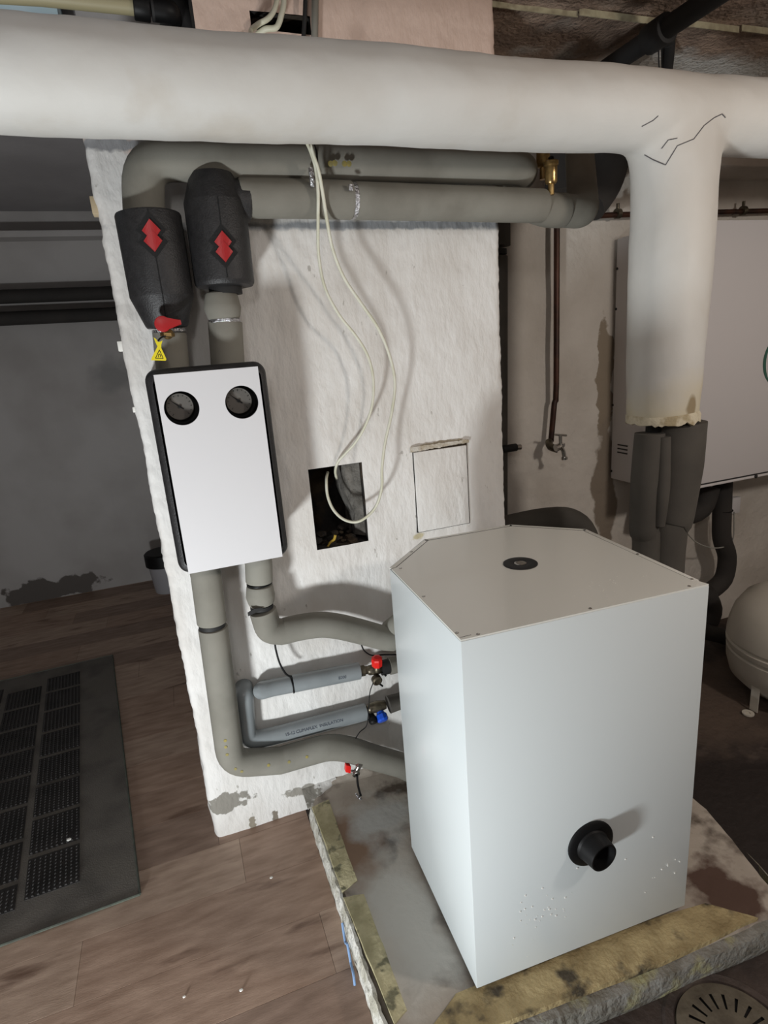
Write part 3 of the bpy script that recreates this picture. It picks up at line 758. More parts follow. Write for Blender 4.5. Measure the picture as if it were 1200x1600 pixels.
link_mesh('front_plate', cover(), 'steel', ps)
bm = bmesh.new()
box(bm, (xa + .018, 1.715, za + .018), (xb - .018, 1.72, zb - .018))
link_mesh('inner_face', bm, 'epp', ps, False)
for c in (g1, g2):
    cup = link_mesh('dial_cup', LA((c[0], 1.668, c[1]), (0, 1, 0), [(GR + .0008, 0), (GR, 0.046), (0.002, 0.046)], 40), 'black', ps)
    # make it an open cup
    me = cup.data; b_ = bmesh.new(); b_.from_mesh(me)
    fs = [f for f in b_.faces if len(f.verts) > 10 and all(abs(v.co.y - min(w.co.y for w in b_.verts)) < 1e-4 for v in f.verts)]
    bmesh.ops.delete(b_, geom=fs, context='FACES_ONLY'); b_.to_mesh(me); b_.free()
    dl = link_mesh('dial', LA((c[0] - 0.004, 1.708, c[1] + 0.003), (0, -1, 0), [(0.036, 0), (0.036, 0.012), (0.0345, 0.0135), (0.033, 0.012), (0.001, 0.012)], 40), 'dial', ps)
    a = math.radians(140); d = Vector((math.cos(a), 0, math.sin(a))); s = Vector((-d.z, 0, d.x)); cc = Vector((c[0] - .004, 1.6955, c[1] + .003))
    bm = bmesh.new(); plate(bm, [cc + d * .028, cc + s * .0022 - d * .002, cc - d * .012 + s * .0012, cc - d * .012 - s * .0012, cc - s * .0022 - d * .002], (0, -0.001, 0)); lathe(bm, cc, (0, -1, 0), [(0.004, 0), (0.004, 0.003), (0.002, 0.0035)], 12)
    link_mesh('needle', bm, 'black', dl, False)
    bm = bmesh.new()
    for k in range(13):
        a = math.radians(-45 + 22.5 * k); d = Vector((math.cos(a), 0, math.sin(a))); s = Vector((-d.z, 0, d.x)) * 0.0006
        ln = 0.005 if k % 3 == 0 else 0.003
        plate(bm, [cc + d * .031 + s, cc + d * .031 - s, cc + d * (.031 - ln) - s, cc + d * (.031 - ln) + s], (0, -0.0006, 0))
    link_mesh('scale_marks', bm, 'black', dl, False)

# ================================================================ TWO BLACK SEPARATOR JACKETS
SY = 1.770
def axis_pts(p0, p1): return Vector(p0), Vector(p1)
def diamond_emblem(parent, c, ax, rad, sc):
    """recessed black frame and the two red lozenges on the front of a jacket"""
    up = ax; rt = Vector((1, 0, 0)); rt = (rt - up * rt.dot(up)).normalized(); nrm = Vector((0, -1, 0))
    def loz(bm, oz, w, h, y):
        NR, NC = 8, 6; rows_ = []
        for a_ in range(NR + 1):
            v_ = -h + 2 * h * a_ / NR; ww = max(w * (1 - abs(v_) / h), 1e-5)
            row = []
            for b2_ in range(NC + 1):
                u = -ww + 2 * ww * b2_ / NC
                row.append((c + rt * u + up * (oz + v_), math.sqrt(max(rad * rad - u * u, 0))))
            rows_.append(([bm.verts.new(q + nrm * (dd + y)) for q, dd in row], [bm.verts.new(q + nrm * (dd - 0.004)) for q, dd in row]))
        for a_ in range(NR):
            for b2_ in range(NC):
                f, g_ = rows_[a_][0], rows_[a_ + 1][0]; bm.faces.new((f[b2_], f[b2_ + 1], g_[b2_ + 1], g_[b2_]))
            for e_ in (0, NC):
                bm.faces.new((rows_[a_][0][e_], rows_[a_ + 1][0][e_], rows_[a_ + 1][1][e_], rows_[a_][1][e_]))
    bm = bmesh.new(); loz(bm, 0.014 * sc, 0.036 * sc, 0.040 * sc, 0.0012); loz(bm, -0.014 * sc, 0.036 * sc, 0.040 * sc, 0.0012)
    fr = link_mesh('emblem_frame', bm, 'seam', parent, False)
    bm = bmesh.new(); loz(bm, 0.011 * sc, 0.022 * sc, 0.026 * sc, 0.0042); loz(bm, -0.013 * sc, 0.022 * sc, 0.026 * sc, 0.0052)
    e = link_mesh('emblem', bm, 'red', fr, False); e['label'] = 'two overlapping red lozenges'
def seam_line(parent, a, b, ax, rad_a, rad_b):
    bm = bmesh.new(); tube(bm, [a + Vector((0, -rad_a, 0)), b + Vector((0, -rad_b, 0))], 0.0016, 6); link_mesh('seam', bm, 'seam', parent, False)
a, b = axis_pts((0.0245,1.77,2.034), (0.0264,1.77,1.752))
ax = (a - b).normalized(); H_ = (a - b).length
r_ = 0.0819
t = thing('separator_jacket', 'tall black moulded jacket with pointed bottom above the left pipe of the pump unit', 'pipe fitting', b, None)
link_mesh('jacket', LA(b, ax, [(0.052, 0.0), (0.056, 0.006), (r_ * 0.985, H_ * 0.27), (r_, H_ * 0.285), (r_, H_ * 0.975), (r_ * 0.975, H_ * 0.993), (r_ * .9, H_), (0.058, H_ + .001), (0.056, H_ - .006)], 48), 'epp', t)
diamond_emblem(t, b + ax * (H_ * 0.765), ax, r_, 1.0)
seam_line(t, b + ax * (H_ * .285), b + ax * (H_ * .975), ax, r_, r_); seam_line(t, b + ax * .006, b + ax * (H_ * .28), ax, 0.056, r_)
a, b = axis_pts((0.1984,1.77,2.129), (0.1941,1.77,1.85))
ax = (a - b).normalized(); H_ = (a - b).length
r_ = 0.0807
t = thing('separator_jacket', 'black moulded jacket with tapered top above the right pipe of the pump unit', 'pipe fitting', b, None)
link_mesh('jacket', LA(b, ax, [(0.05, -0.001), (r_ * .93, 0.0), (r_ * .985, 0.006), (r_, 0.014), (r_, H_ * 0.74), (r_ * 0.985, H_ * 0.755), (r_ * .70, H_ * .995), (r_ * .66, H_), (0.02, H_ + .001)], 48), 'epp', t)
oq = b + ax * (H_ * .80)
link_mesh('side_outlet', T([oq + Vector((0.0, 0, -.004)), oq + Vector((0.088, 0, -0.008))], 0.052, 28, dome=0.004), 'epp', t)
diamond_emblem(t, b + ax * (H_ * 0.32), ax, r_, 1.0)
seam_line(t, b + ax * (.014), b + ax * (H_ * .74), ax, r_, r_)
link_mesh('neck', LA(b - ax * 0.02, ax, [(0.045, 0), (0.045, 0.03)], 24), 'rubber', t)

# red lever valve and the yellow tag
vq = Vector((0.0174,1.69,1.757))
v = thing('lever_valve', 'small brass valve with red lever under the left black jacket', 'valve', vq)
link_mesh('valve_body', LA(Vector((0.023,1.7,1.733)) + Vector((0, 0.045, 0)), (0, -1, 0.0), [(0.008, 0), (0.008, .02), (0.014, 0.022), (0.014, 0.046), (0.010, 0.05)], 20), 'brass', v)
link_mesh('packing_nut', LA(Vector((0.0213,1.69,1.724)), (0.1, 0, 1), [(0.012, 0), (0.018, 0.002), (0.018, 0.010), (0.012, 0.012)], 6), 'brass', v)
bm = bmesh.new()
c = Vector((0.0141,1.672,1.756)); e = Vector((0.0599,1.672,1.758)); d = (e - c).normalized(); s = Vector((-d.z, 0, d.x))
pts = []
for k in range(17):
    a = math.radians(35 + 290 * k / 16); pts.append(c + (d * math.cos(a) + s * math.sin(a)) * 0.020)
pts += [e - s * 0.006, e + s * 0.006]
plate(bm, pts, (0, 0.009, 0)); bmesh.ops.bevel(bm, geom=list(bm.edges), offset=0.0016, segments=2, profile=.5, affect='EDGES')
link_mesh('lever', bm, 'red', v)
tq = Vector((-0.0038,1.675,1.696))
tg = thing('warning_tag', 'yellow plastic tag with a black triangle hanging from the red lever valve', 'tag', tq)
bm = bmesh.new()
TP = [(-0.0129,1.675,1.725), (-0.0104,1.675,1.712), (-0.0074,1.675,1.702), (-0.0157,1.675,1.69), (-0.0261,1.675,1.675), (-0.0287,1.675,1.669), (0.0066,1.675,1.665), (0.009,1.675,1.669), (0.0051,1.675,1.684), (0.0011,1.675,1.697), (0.0027,1.675,1.706), (0.0073,1.675,1.716), (0.0006,1.675,1.713), (-0.004,1.675,1.713), (-0.0075,1.675,1.72)]
plate(bm, TP, (0, 0.002, 0)); link_mesh('tag_body', bm, 'yellow', tg, False)
bm = bmesh.new()
tri = [Vector(p) for p in [(-0.0044,1.675,1.693), (-0.0171,1.675,1.673), (0.0015,1.675,1.671)]]
for i in range(3): tube(bm, [tri[i], tri[(i + 1) % 3]], 0.0009, 6)
link_mesh('triangle_mark', bm, 'ink_black', tg, False)
bm = bmesh.new(); tube(bm, [Vector(p) for p in [(-0.0096,1.675,1.675), (-0.0081,1.675,1.682), (-0.006,1.675,1.683), (-0.0041,1.675,1.681), (-0.0048,1.675,1.675)]], 0.0009, 6)
link_mesh('arch_mark', bm, 'ink_black', tg, False)
link_mesh('tie', T([(-0.0037,1.672,1.715), (0.002,1.672,1.721), (0.0105,1.672,1.725), (0.0169,1.672,1.726)], 0.0022, 8, 3), 'black', tg)

# ================================================================ FOAM PIPES ON THE PILLAR
def collar(parent, p, d, r, m='seam', w=0.004):
    d = Vector(d).normalized(); p = Vector(p)
    return link_mesh('joint_band', LA(p - d * w / 2, d, [(r * .85, 0), (r + .0010, 0), (r + .0010, w), (r * .85, w)], 28), m, parent)
def tie(parent, p, d, r):
    o = collar(parent, p, d, r, 'black', 0.004)
    o.name = 'cable_tie'
    return o
# upper flow pipe
RA = 0.0514
t = thing('insulated_pipe', 'grey foam pipe rising from the left black jacket and running along the pillar top', 'pipe', (0.0897,1.79,2.151))
pa = rounded([(0.0138,1.775,2.019), (0.0326,1.775,2.162), (0.4755,1.775,2.164)], 0.10, 8)
link_mesh('sleeve', T(pa, RA, 28), 'foam', t)
pb = rounded([(0.4847,1.782,2.166), (1.172,1.782,2.167)] + [(1.275, 2.08, 2.16)], 0.07, 8)
link_mesh('sleeve', T(pb, RA * .97, 28, dome=0.004), 'foam', t)
collar(t, (0.4805,1.78,2.166), (1, 0, 0), RA * .9, 'rubber', 0.01)
q = (0.4549,1.715,2.122); link_mesh('tape', B((q[0] - .006, q[1] - .004, q[2] - .035), (q[0] + .006, q[1] + .004, q[2] + .012), .001), 'foil', t)
def on_surface(o, p, push=0.0):
    """point of object o straight behind p (looking along +Y), and its normal"""
    wl = Vector((0, 0, 0)); q = o
    while q: wl += q.location; q = q.parent
    bt = BVHTree.FromPolygons([v.co + wl for v in o.data.vertices], [f.vertices[:] for f in o.data.polygons])
    h = bt.ray_cast(Vector((p[0], p[1] - 0.4, p[2])), Vector((0, 1, 0)))
    if h[0] is None: return Vector(p), Vector((0, -1, 0))
    n = h[1] if h[1].y < 0 else -h[1]
    return h[0] + n * push, n
def marks(o, parent, pts, r, m='yellow_mark'):
    for p in pts:
        c, n = on_surface(o, p, -0.0012)
        link_mesh('paint_mark', LA(c, n, [(r, 0), (r, 0.0024), (r * .6, 0.0027)], 10), m, parent)
marks(t.children[1], t, [(0.5123,1.72,2.146), (0.5252,1.72,2.148), (0.5524,1.72,2.147), (0.5653,1.72,2.147)], 0.0075)
# return pipe
RB_ = 0.0508
t = thing('insulated_pipe', 'grey foam pipe from the right black jacket, running just below the upper one', 'pipe', (0.6843,1.78,2.073))
link_mesh('sleeve', T([(0.2673,1.77,2.073), (0.4147,1.77,2.072), (0.5745,1.77,2.068)], RB_, 28, 3, dome=0.005), 'foam', t)
link_mesh('sleeve', T([(0.5937,1.77,2.067), (0.8871,1.77,2.061), (1.22,1.77,2.054)], RB_ * .98, 28, 3, dome=0.005), 'foam', t)
collar(t, (0.5842,1.77,2.068), (1, 0, 0), RB_ * .93, 'foil', 0.012)
q = (0.562,1.71,2.088); link_mesh('tape', B((q[0] - .006, q[1] - .002, q[2] - .01), (q[0] + .006, q[1] + .002, q[2] + .006), .001), 'foil', t)
link_mesh('elbow', T([(1.214,1.79,2.057), (1.258,1.79,2.047), (1.317,1.79,2.045)], RB_ * 1.03, 28, 4, dome=0.006), 'foam', t)
link_mesh('elbow', T(rounded([(1.33,1.8,2.047), (1.407,1.8,2.041)] + [(1.578,2.05,2.313)], 0.07, 8), RB_ * 1.0, 28, dome=0.006), 'foam', t)
collar(t, (1.32,1.79,2.045), (1, 0, 0), RB_ * .97, 'rubber', 0.003)
# hidden riser behind the duct
o = tag(link_mesh('riser_pipe', T([(1.56,2.12,2.183), (1.565,2.12,2.338), (1.569,2.12,2.57)], 0.07, 24), 'foam_black'), 'black foam-wrapped riser behind the brass air vents', 'pipe')
o = tag(link_mesh('riser_pipe', T([(1.697,2.16,2.152), (1.767,2.16,2.23), (1.802,2.16,2.334), (1.814,2.16,2.535)], 0.085, 24, 4), 'foam_black'), 'fat black pipe bend between the riser and the white branch duct', 'pipe')
# brass air vents
def air_vent(p, sc, label):
    v = thing('air_vent', label, 'valve', p)
    link_mesh('vent_body', LA(p, (0, 0, 1), [(0.007 * sc, -0.03 * sc), (0.010 * sc, -0.03 * sc), (0.010 * sc, 0.0), (0.016 * sc, 0.002 * sc), (0.019 * sc, 0.008 * sc), (0.019 * sc, 0.050 * sc), (0.023 * sc, 0.054 * sc), (0.023 * sc, 0.064 * sc), (0.016 * sc, 0.068 * sc)], 24), 'brass', v)
    link_mesh('vent_cap', LA(Vector(p) + Vector((0, 0, 0.066 * sc)), (0, 0, 1), [(0.009 * sc, 0), (0.009 * sc, 0.010 * sc), (0.005 * sc, 0.013 * sc)], 16), 'black', v)
air_vent(Vector((1.235,1.74,2.109)), 1.0, 'brass automatic air vent with black cap on the lower insulated pipe')
air_vent(Vector((1.317,1.9,2.202)), 1.2, 'dim brass air vent behind the front one half under the duct')

# left vertical return: jacket -> pump unit, pump unit -> bottom run
RC = 0.0452
t = thing('insulated_pipe', 'short grey foam pipe between the left black jacket and the pump unit', 'pipe', (0.0305,1.77,1.696))
link_mesh('sleeve', T([(0.0287,1.775,1.735), (0.0185,1.775,1.602)], RC * .98, 28, dome=0.004), 'foam', t)
collar(t, (0.0283,1.77,1.743), ((0.0283,1.77,1.743)[0] - (0.0286,1.77,1.735)[0], 0, 1), RC * .95, 'foil', 0.008)
t = thing('insulated_pipe', 'short grey foam pipe with rounded collar between the right black jacket and the pump unit', 'pipe', (0.1715,1.77,1.695))
link_mesh('collar', T([(0.1804,1.77,1.827), (0.179,1.77,1.794), (0.179,1.77,1.77)], 0.05, 28, 3, radii=[RC * .98, RC * 1.12, RC * .98], dome=0.008), 'foam', t)
link_mesh('sleeve', T([(0.1807,1.775,1.755), (0.1673,1.775,1.588)], RC * 1.04, 28, dome=0.004), 'foam', t)
collar(t, (0.1792,1.77,1.76), (0.02, 0, 1), RC * .93, 'foil', 0.008)
t = thing('insulated_pipe', 'long grey foam pipe from the left of the pump unit bending toward the cabinet', 'pipe', (0.0031,1.775,0.6318))
link_mesh('sleeve', T([(0.0163,1.775,1.069), (0.0174,1.775,1.027), (0.0118,1.775,0.8764)], RC, 28, dome=0.004), 'foam', t)
collar(t, (0.0111,1.775,0.8656), (0.02, 0, 1), RC * .88, 'rubber', 0.012)
pc = rounded([(0.0124,1.775,0.8543), (0.005,1.775,0.6313), (-0.0037,1.775,0.3589), (0.1571,1.775,0.316)], 0.06, 7) + [Vector(p) for p in [(0.2518,1.775,0.315), (0.3301,1.775,0.3098), (0.4006,1.775,0.2781), (0.4809,1.775,0.2209), (0.5964,1.775,0.1418)]] + [Vector(p) for p in [(0.7304,1.78,0.0414)]] + [Vector((0.78, 1.70, 0.36)), Vector((0.80, 1.60, 0.36))]
link_mesh('sleeve', T(pc[:-9] + catmull(pc[-9:], 4)[0], RC, 28, dome=0.003), 'foam', t)
marks([c_ for c_ in t.children if c_.name.startswith('sleeve')][-1], t, [(-0.0093,1.728,0.48), (-0.0107,1.728,0.4564), (-0.0109,1.728,0.4274), (0.0071,1.728,0.3671), (0.0255,1.728,0.3507), (0.113,1.728,0.3425), (0.181,1.728,0.3315), (0.2429,1.728,0.3306)], 0.0052)
RD = 0.0423
t = thing('insulated_pipe', 'tied grey foam pipe from the right of the pump unit bending toward the cabinet', 'pipe', (0.1701,1.775,0.9299))
link_mesh('sleeve', T([(0.1794,1.775,1.075), (0.1783,1.775,1.037), (0.1727,1.775,0.9796)], RD, 28, dome=0.006), 'foam', t)
tie(t, (0.1725,1.775,0.9709), (0.02, 0, 1), RD * .93)
link_mesh('collar', T([(0.1721,1.775,0.9601), (0.1701,1.775,0.9299), (0.171,1.775,0.9054)], .05, 28, 3, radii=[RD * .98, RD * 1.08, RD * .96], dome=0.006), 'foam', t)
collar(t, (0.1692,1.775,0.8924), (0.03, 0, 1), RD * .84, 'rubber', 0.012)
pd = rounded([(0.1709,1.775,0.8742), (0.1804,1.775,0.8041), (0.2204,1.775,0.7896)], 0.05, 7) + [Vector(p) for p in [(0.2844,1.775,0.7901), (0.3533,1.775,0.7826), (0.4134,1.775,0.7609), (0.4787,1.775,0.7281), (0.5965,1.775,0.6692)]] + [Vector((0.62, 1.78, 0.71)), Vector((0.74, 1.70, 0.70)), Vector((0.76, 1.60, 0.70))]
link_mesh('sleeve', T(pd[:9] + catmull(pd[9:], 4)[0], RD * 1.02, 28, dome=0.004), 'foam', t)
bm = bmesh.new(); plate(bm, [(0.1196,1.728,0.8992), (0.1425,1.728,0.909), (0.1659,1.728,0.9057), (0.1689,1.728,0.8985), (0.1447,1.728,0.8955), (0.12,1.728,0.8882)], (0, 0.004, 0)); link_mesh('open_lip', bm, 'rubber', t, False)

# grey sleeves
RE_ = 0.0296
t = thing('plastic_sleeve_pipe', 'short shiny grey-blue sleeved pipe leaving the pillar toward the red-capped valve', 'pipe', (0.2903,1.82,0.5629))
link_mesh('sleeve', T([(0.1547,1.88,0.5428)] + [(0.134,1.825,0.5675), (0.1668,1.825,0.5679), (0.235,1.825,0.5633)], RE_, 24, 4), 'pvc', t)
link_mesh('sleeve', T([(0.2391,1.822,0.5651), (0.3478,1.822,0.5582), (0.4795,1.822,0.5497)], RE_ * 1.03, 24, 0), 'pvc', t)
tie(t, (0.2367,1.822,0.5645), (1, 0, 0.05), RE_ * 1.05)
pe = Vector((0.3478,1.822,0.5582)); dirE = Vector((0.4795,1.822,0.5497)) - Vector((0.2392,1.822,0.5663))
sp_, sn_ = on_surface([c_ for c_ in t.children if c_.name.startswith('sleeve')][-1], (0.4094,1.8,0.558), 0.0006)
text_obj('B200', 0.014, sp_, dirE, sn_, 'ink', t, 0.0004)
t = thing('plastic_sleeve_pipe', 'longer grey-blue sleeved pipe with printed lettering bending toward the blue-knobbed valve', 'pipe', (0.2687,1.82,0.3737))
pf = rounded([(0.0817,1.905,0.57)] + [(0.0755,1.835,0.5714), (0.0608,1.835,0.3869), (0.1348,1.835,0.3756), (0.4918,1.835,0.3692)], 0.05, 7)
link_mesh('sleeve', T(pf, RE_ * 1.06, 24), 'pvc', t)
dirF = Vector((0.4642,1.835,0.3668)) - Vector((0.1571,1.835,0.3736))
sp_, sn_ = on_surface([c_ for c_ in t.children if c_.name.startswith('sleeve')][-1], (0.2931,1.8,0.3842), 0.0006)
text_obj('15-12 CLIMAFLEX  INSULATION', 0.0150, sp_, dirF, sn_, 'ink', t, 0.0004)

# valves
def valve(loc, label): return thing('service_valve', label, 'valve', loc)
c = Vector((0.542,1.8,0.5442))
v = valve(c, 'tarnished brass safety valve with bright red cap beside the white cabinet')
link_mesh('union_nut', LA(Vector((0.4811,1.82,0.5478)), dirE, [(0.014, 0), (0.020, 0.002), (0.020, 0.018), (0.015, 0.020), (0.015, 0.03)], 8), 'old_brass', v)
link_mesh('valve_body', LA(Vector((0.5083,1.815,0.5455)), dirE, [(0.013, 0), (0.018, 0.006), (0.019, 0.02), (0.022, 0.03), (0.018, 0.05), (0.016, 0.06)], 20), 'old_brass', v)
link_mesh('bonnet', LA(c + Vector((-.002, -.004, .006)), (-.05, -.25, 1), [(0.015, 0), (0.015, .012), (0.012, 0.016), (0.012, 0.026)], 20), 'old_brass', v)
bm = LA(c + Vector((-.0035, -.012, .028)), (-.05, -.25, 1), [(0.016, 0), (0.0195, 0.003), (0.0205, 0.030), (0.018, 0.036), (0.010, 0.039)], 8)
o = link_mesh('cap', bm, 'red_bright', v, False); o['label'] = 'bright red octagonal cap'
link_mesh('gauge_port', LA(Vector((0.532,1.785,0.5163)), (0.05, -1, -.2), [(0.018, -0.012), (0.0185, 0.006), (0.013, 0.009), (0.011, 0.004)], 24), 'old_brass', v)
link_mesh('spigot', T([(0.5395,1.79,0.4984), (0.5531,1.79,0.4841)], 0.0035, 10), 'black', v)
link_mesh('spigot', T([(0.5577,1.79,0.54), (0.5684,1.79,0.5215)], 0.004, 10), 'black', v)
link_mesh('rubber_sleeve', T([(0.5579,1.81,0.5449), (0.5876,1.81,0.5446)], 0.027, 24), 'rubber', v)
t = thing('insulated_pipe', 'stub of dark grey foam pipe joining the red-capped valve to the cabinet', 'pipe', (0.6039,1.8,0.5479))
link_mesh('sleeve', T([(0.59,1.81,0.5439), (0.6703,1.81,0.5405)] + [(0.66, 1.78, 0.595), (0.70, 1.62, 0.595)], 0.031, 24), 'foam', t)
c = Vector((0.529,1.8,0.3901))
v = valve(c, 'tarnished brass valve with one black and one blue knob beside the white cabinet')
link_mesh('union_nut', LA(Vector((0.4687,1.83,0.3793)), dirF, [(0.014, 0), (0.020, 0.002), (0.020, 0.018), (0.015, 0.020), (0.015, 0.03)], 8), 'old_brass', v)
link_mesh('valve_body', LA(Vector((0.496,1.82,0.3879)), dirF, [(0.013, 0), (0.018, 0.006), (0.020, 0.02), (0.022, 0.04), (0.018, 0.06), (0.016, 0.07)], 20), 'old_brass', v)
o = link_mesh('knob', LA(Vector((0.5065,1.8,0.3594)), (0, -.75, -.65), [(0.008, -.02), (0.012, -.004), (0.0165, 0), (0.0175, 0.014), (0.013, 0.020)], 18), 'black', v); o['label'] = 'black knob'
o = link_mesh('knob', LA(Vector((0.5394,1.8,0.3653)), (0.05, -.75, -.65), [(0.009, -.02), (0.016, -.002), (0.0205, 0.002), (0.022, 0.020), (0.018, 0.026), (0.010, 0.027)], 10), 'blue', v, False); o['label'] = 'bright blue knob'
t = thing('insulated_pipe', 'stub of dark foam pipe joining the blue-knobbed valve to the cabinet', 'pipe', (0.5929,1.8,0.4057))
link_mesh('sleeve', T([(0.5767,1.815,0.3854), (0.6617,1.815,0.3899)] + [(0.66, 1.78, 0.51), (0.71, 1.62, 0.51)], 0.033, 24), 'foam_dark', t)
# drain cock on the bottom run
c = Vector((0.4268,1.74,0.2374))
v = valve(c, 'nickel drain cock with red handle and black hose tail on the bottom foam pipe')
link_mesh('stem', T([(0.4406,1.75,0.2471), (0.4288,1.75,0.2241), (0.4117,1.75,0.1973)], 0.0105, 16), 'chrome', v)
link_mesh('body_nut', LA(Vector((0.4285,1.745,0.2386)), Vector((0.4106,1.745,0.2015)) - Vector((0.4285,1.745,0.2386)), [(0.011, 0), (0.0155, .002), (0.0155, 0.014), (0.011, 0.016)], 6), 'chrome', v, False)
link_mesh('ball_end', LA(Vector((0.4101,1.745,0.1962)), (0.0, -1, -.4), [(0.006, -0.012), (0.014, -0.008), (0.015, 0.004), (0.012, 0.009), (0.009, 0.006)], 18), 'chrome', v)
bm = bmesh.new(); q = [Vector(p) for p in [(0.3762,1.735,0.248), (0.394,1.735,0.2364), (0.389,1.735,0.2085), (0.3711,1.735,0.2203)]]
plate(bm, q, (0, 0.02, 0)); bmesh.ops.bevel(bm, geom=list(bm.edges), offset=0.002, segments=2, profile=.5, affect='EDGES')
o = link_mesh('handle', bm, 'red_bright', v); o['label'] = 'red square handle'
link_mesh('handle_pin', T([(0.3948,1.745,0.2125), (0.4106,1.745,0.2015)], 0.004, 10), 'chrome', v)
link_mesh('plug', T([(0.4029,1.745,0.2475), (0.4233,1.745,0.235)], 0.006, 12), 'black', v)
link_mesh('hose_tail', T([(0.4126,1.74,0.1882), (0.4117,1.74,0.1529), (0.4155,1.74,0.1155), (0.419,1.74,0.1003)], 0.004, 10, 4), 'black', v)
bm = bmesh.new(); tube(bm, [(0.4009,1.74,0.1154), (0.4112,1.74,0.0948), (0.422,1.74,0.0795)], 0.005, 8, 2, radii=[.003, .006, .003]); link_mesh('foil_end', bm, 'foil', v)

# thin cables near the cabinet
def cable(name, label, pts, r, m, sm=6, cat='cable', group=None):
    o = link_mesh(name, T(pts, r, 10, sm), m); return tag(o, label, cat, group)
cable('sensor_cable', 'short black sensor cable between the foam elbow and the short grey-blue sleeve', [(0.197,1.8,0.7537), (0.1968,1.8,0.7184), (0.2032,1.8,0.6666), (0.2175,1.8,0.6239), (0.2349,1.8,0.6044)], 0.0034, 'black')
cable('sensor_cable', 'thin black cable looping behind the red valve cap', [(0.4904,1.8,0.6669), (0.4974,1.8,0.6401), (0.5146,1.8,0.618), (0.5329,1.8,0.6081), (0.5712,1.8,0.6005), (0.6243,1.8,0.5865)], 0.0026, 'black')
cable('sensor_cable', 'thin dark wire hanging from the red-capped valve past the black knob', [(0.5154,1.78,0.5135), (0.5003,1.78,0.479), (0.4905,1.78,0.4219), (0.4842,1.78,0.3789), (0.4741,1.78,0.3474), (0.4483,1.78,0.3316), (0.4292,1.78,0.3083)], 0.0018, 'black')

# ================================================================ HANGING CREAM CABLES
cable('white_cable', 'cream cable hanging from the duct and turning back into the flue hole', [(0.4216,1.63,2.179), (0.4299,1.63,2.165), (0.4456,1.66,2.154), (0.4618,1.69,2.127), (0.4652,1.7,2.072), (0.4654,1.73,2.007), (0.4679,1.77,1.922), (0.4804,1.78,1.836), (0.5156,1.78,1.759), (0.5651,1.79,1.696), (0.5971,1.79,1.637), (0.6101,1.79,1.567), (0.6011,1.79,1.489), (0.5773,1.8,1.425), (0.5438,1.82,1.369), (0.5114,1.84,1.333), (0.4879,1.86,1.304), (0.4838,1.89,1.269), (0.4959,1.93,1.234)], 0.0046, 'cable')
cable('white_cable', 'longer cream cable hanging from the duct in a deep loop below the flue hole', [(0.4332,1.63,2.18), (0.4406,1.64,2.166), (0.4528,1.66,2.143), (0.4668,1.68,2.116), (0.4776,1.7,2.072), (0.4883,1.72,2.005), (0.5058,1.75,1.935), (0.5386,1.77,1.86), (0.5855,1.77,1.786), (0.6342,1.77,1.709), (0.6651,1.77,1.621), (0.674,1.77,1.542), (0.6562,1.77,1.454), (0.6272,1.77,1.365), (0.6095,1.77,1.284), (0.6012,1.77,1.21), (0.5748,1.78,1.147), (0.5235,1.79,1.111), (0.4839,1.82,1.113), (0.4555,1.85,1.144), (0.4437,1.87,1.192), (0.4499,1.89,1.243), (0.4643,1.92,1.262)], 0.0048, 'cable')
cable('white_cable', 'thick cream cable rising from the upper cable hole, left of its pair', [(0.3563,1.8,2.459), (0.3654,1.86,2.503), (0.384,1.84,2.511), (0.4076,1.83,2.52), (0.4233,1.83,2.535), (0.4342,1.83,2.554), (0.443,1.83,2.583), (0.4515,1.83,2.623)], 0.0068, 'cable')
cable('white_cable', 'thick cream cable rising from the upper cable hole, right of its pair', [(0.3816,1.86,2.496), (0.4015,1.84,2.501), (0.4258,1.83,2.501), (0.4378,1.83,2.514), (0.4473,1.83,2.535), (0.4551,1.83,2.555), (0.4587,1.83,2.584), (0.4636,1.83,2.625)], 0.0075, 'cable')
cable('riser_conduit', 'brown conduit rising up the pillar right of the cable hole', [(0.5324,1.85,2.449), (0.5444,1.85,2.54), (0.5594,1.85,2.659)], 0.0097, 'foam', 0, 'conduit')
cable('riser_conduit', 'thin dark conduit beside the brown one above the duct', [(0.4961,1.845,2.444), (0.5139,1.845,2.535), (0.5328,1.845,2.654)], 0.006, 'rubber', 0, 'conduit')

# ================================================================ FLUE HOLE CONTENTS, HATCH
bm = bmesh.new()
plate(bm, [(0.515, 1.92, 1.30), (0.572, 1.90, 1.30), (0.575, 1.905, 1.02), (0.545, 1.94, 1.02), (0.550, 1.93, 1.10), (0.525, 1.95, 1.18)], (0, 0.12, 0))
tag(link_mesh('broken_brick', bm, 'debris', None, False), 'grey broken masonry edge standing inside the square flue hole', 'rubble')
bm = bmesh.new()
rr_ = random.Random(2)
for k in range(26):
    x = rr_.uniform(.40, .56); y = rr_.uniform(1.885, 1.98); s = rr_.uniform(.006, .022); z = 0.992 + (y - 1.88) * 0.5
    r = bmesh.ops.create_icosphere(bm, subdivisions=1, radius=s)
    for v in r['verts']: v.co = Vector((v.co.x * 1.3 + x, v.co.y + y, v.co.z * .7 + z + s * .4 + rr_.uniform(-.002, .002)))
o = link_mesh('rubble_pile', bm, 'hole'); tag(o, 'dark rubble lying in the bottom of the flue hole', 'rubble', kind='stuff')
cable('yellow_scrap', 'curled yellow scrap on the rubble in the flue hole', [(0.4317,1.9,1.004), (0.4425,1.9,1.019), (0.4572,1.9,1.028), (0.4634,1.9,1.043)], 0.005, 'straw', 3, 'scrap')
hx0, hz0 = (0.7614,1.872,1.009)[0], (0.7614,1.872,1.009)[2]
hx1, hz1 = (0.9659,1.872,1.311)[0], (0.9659,1.872,1.311)[2]
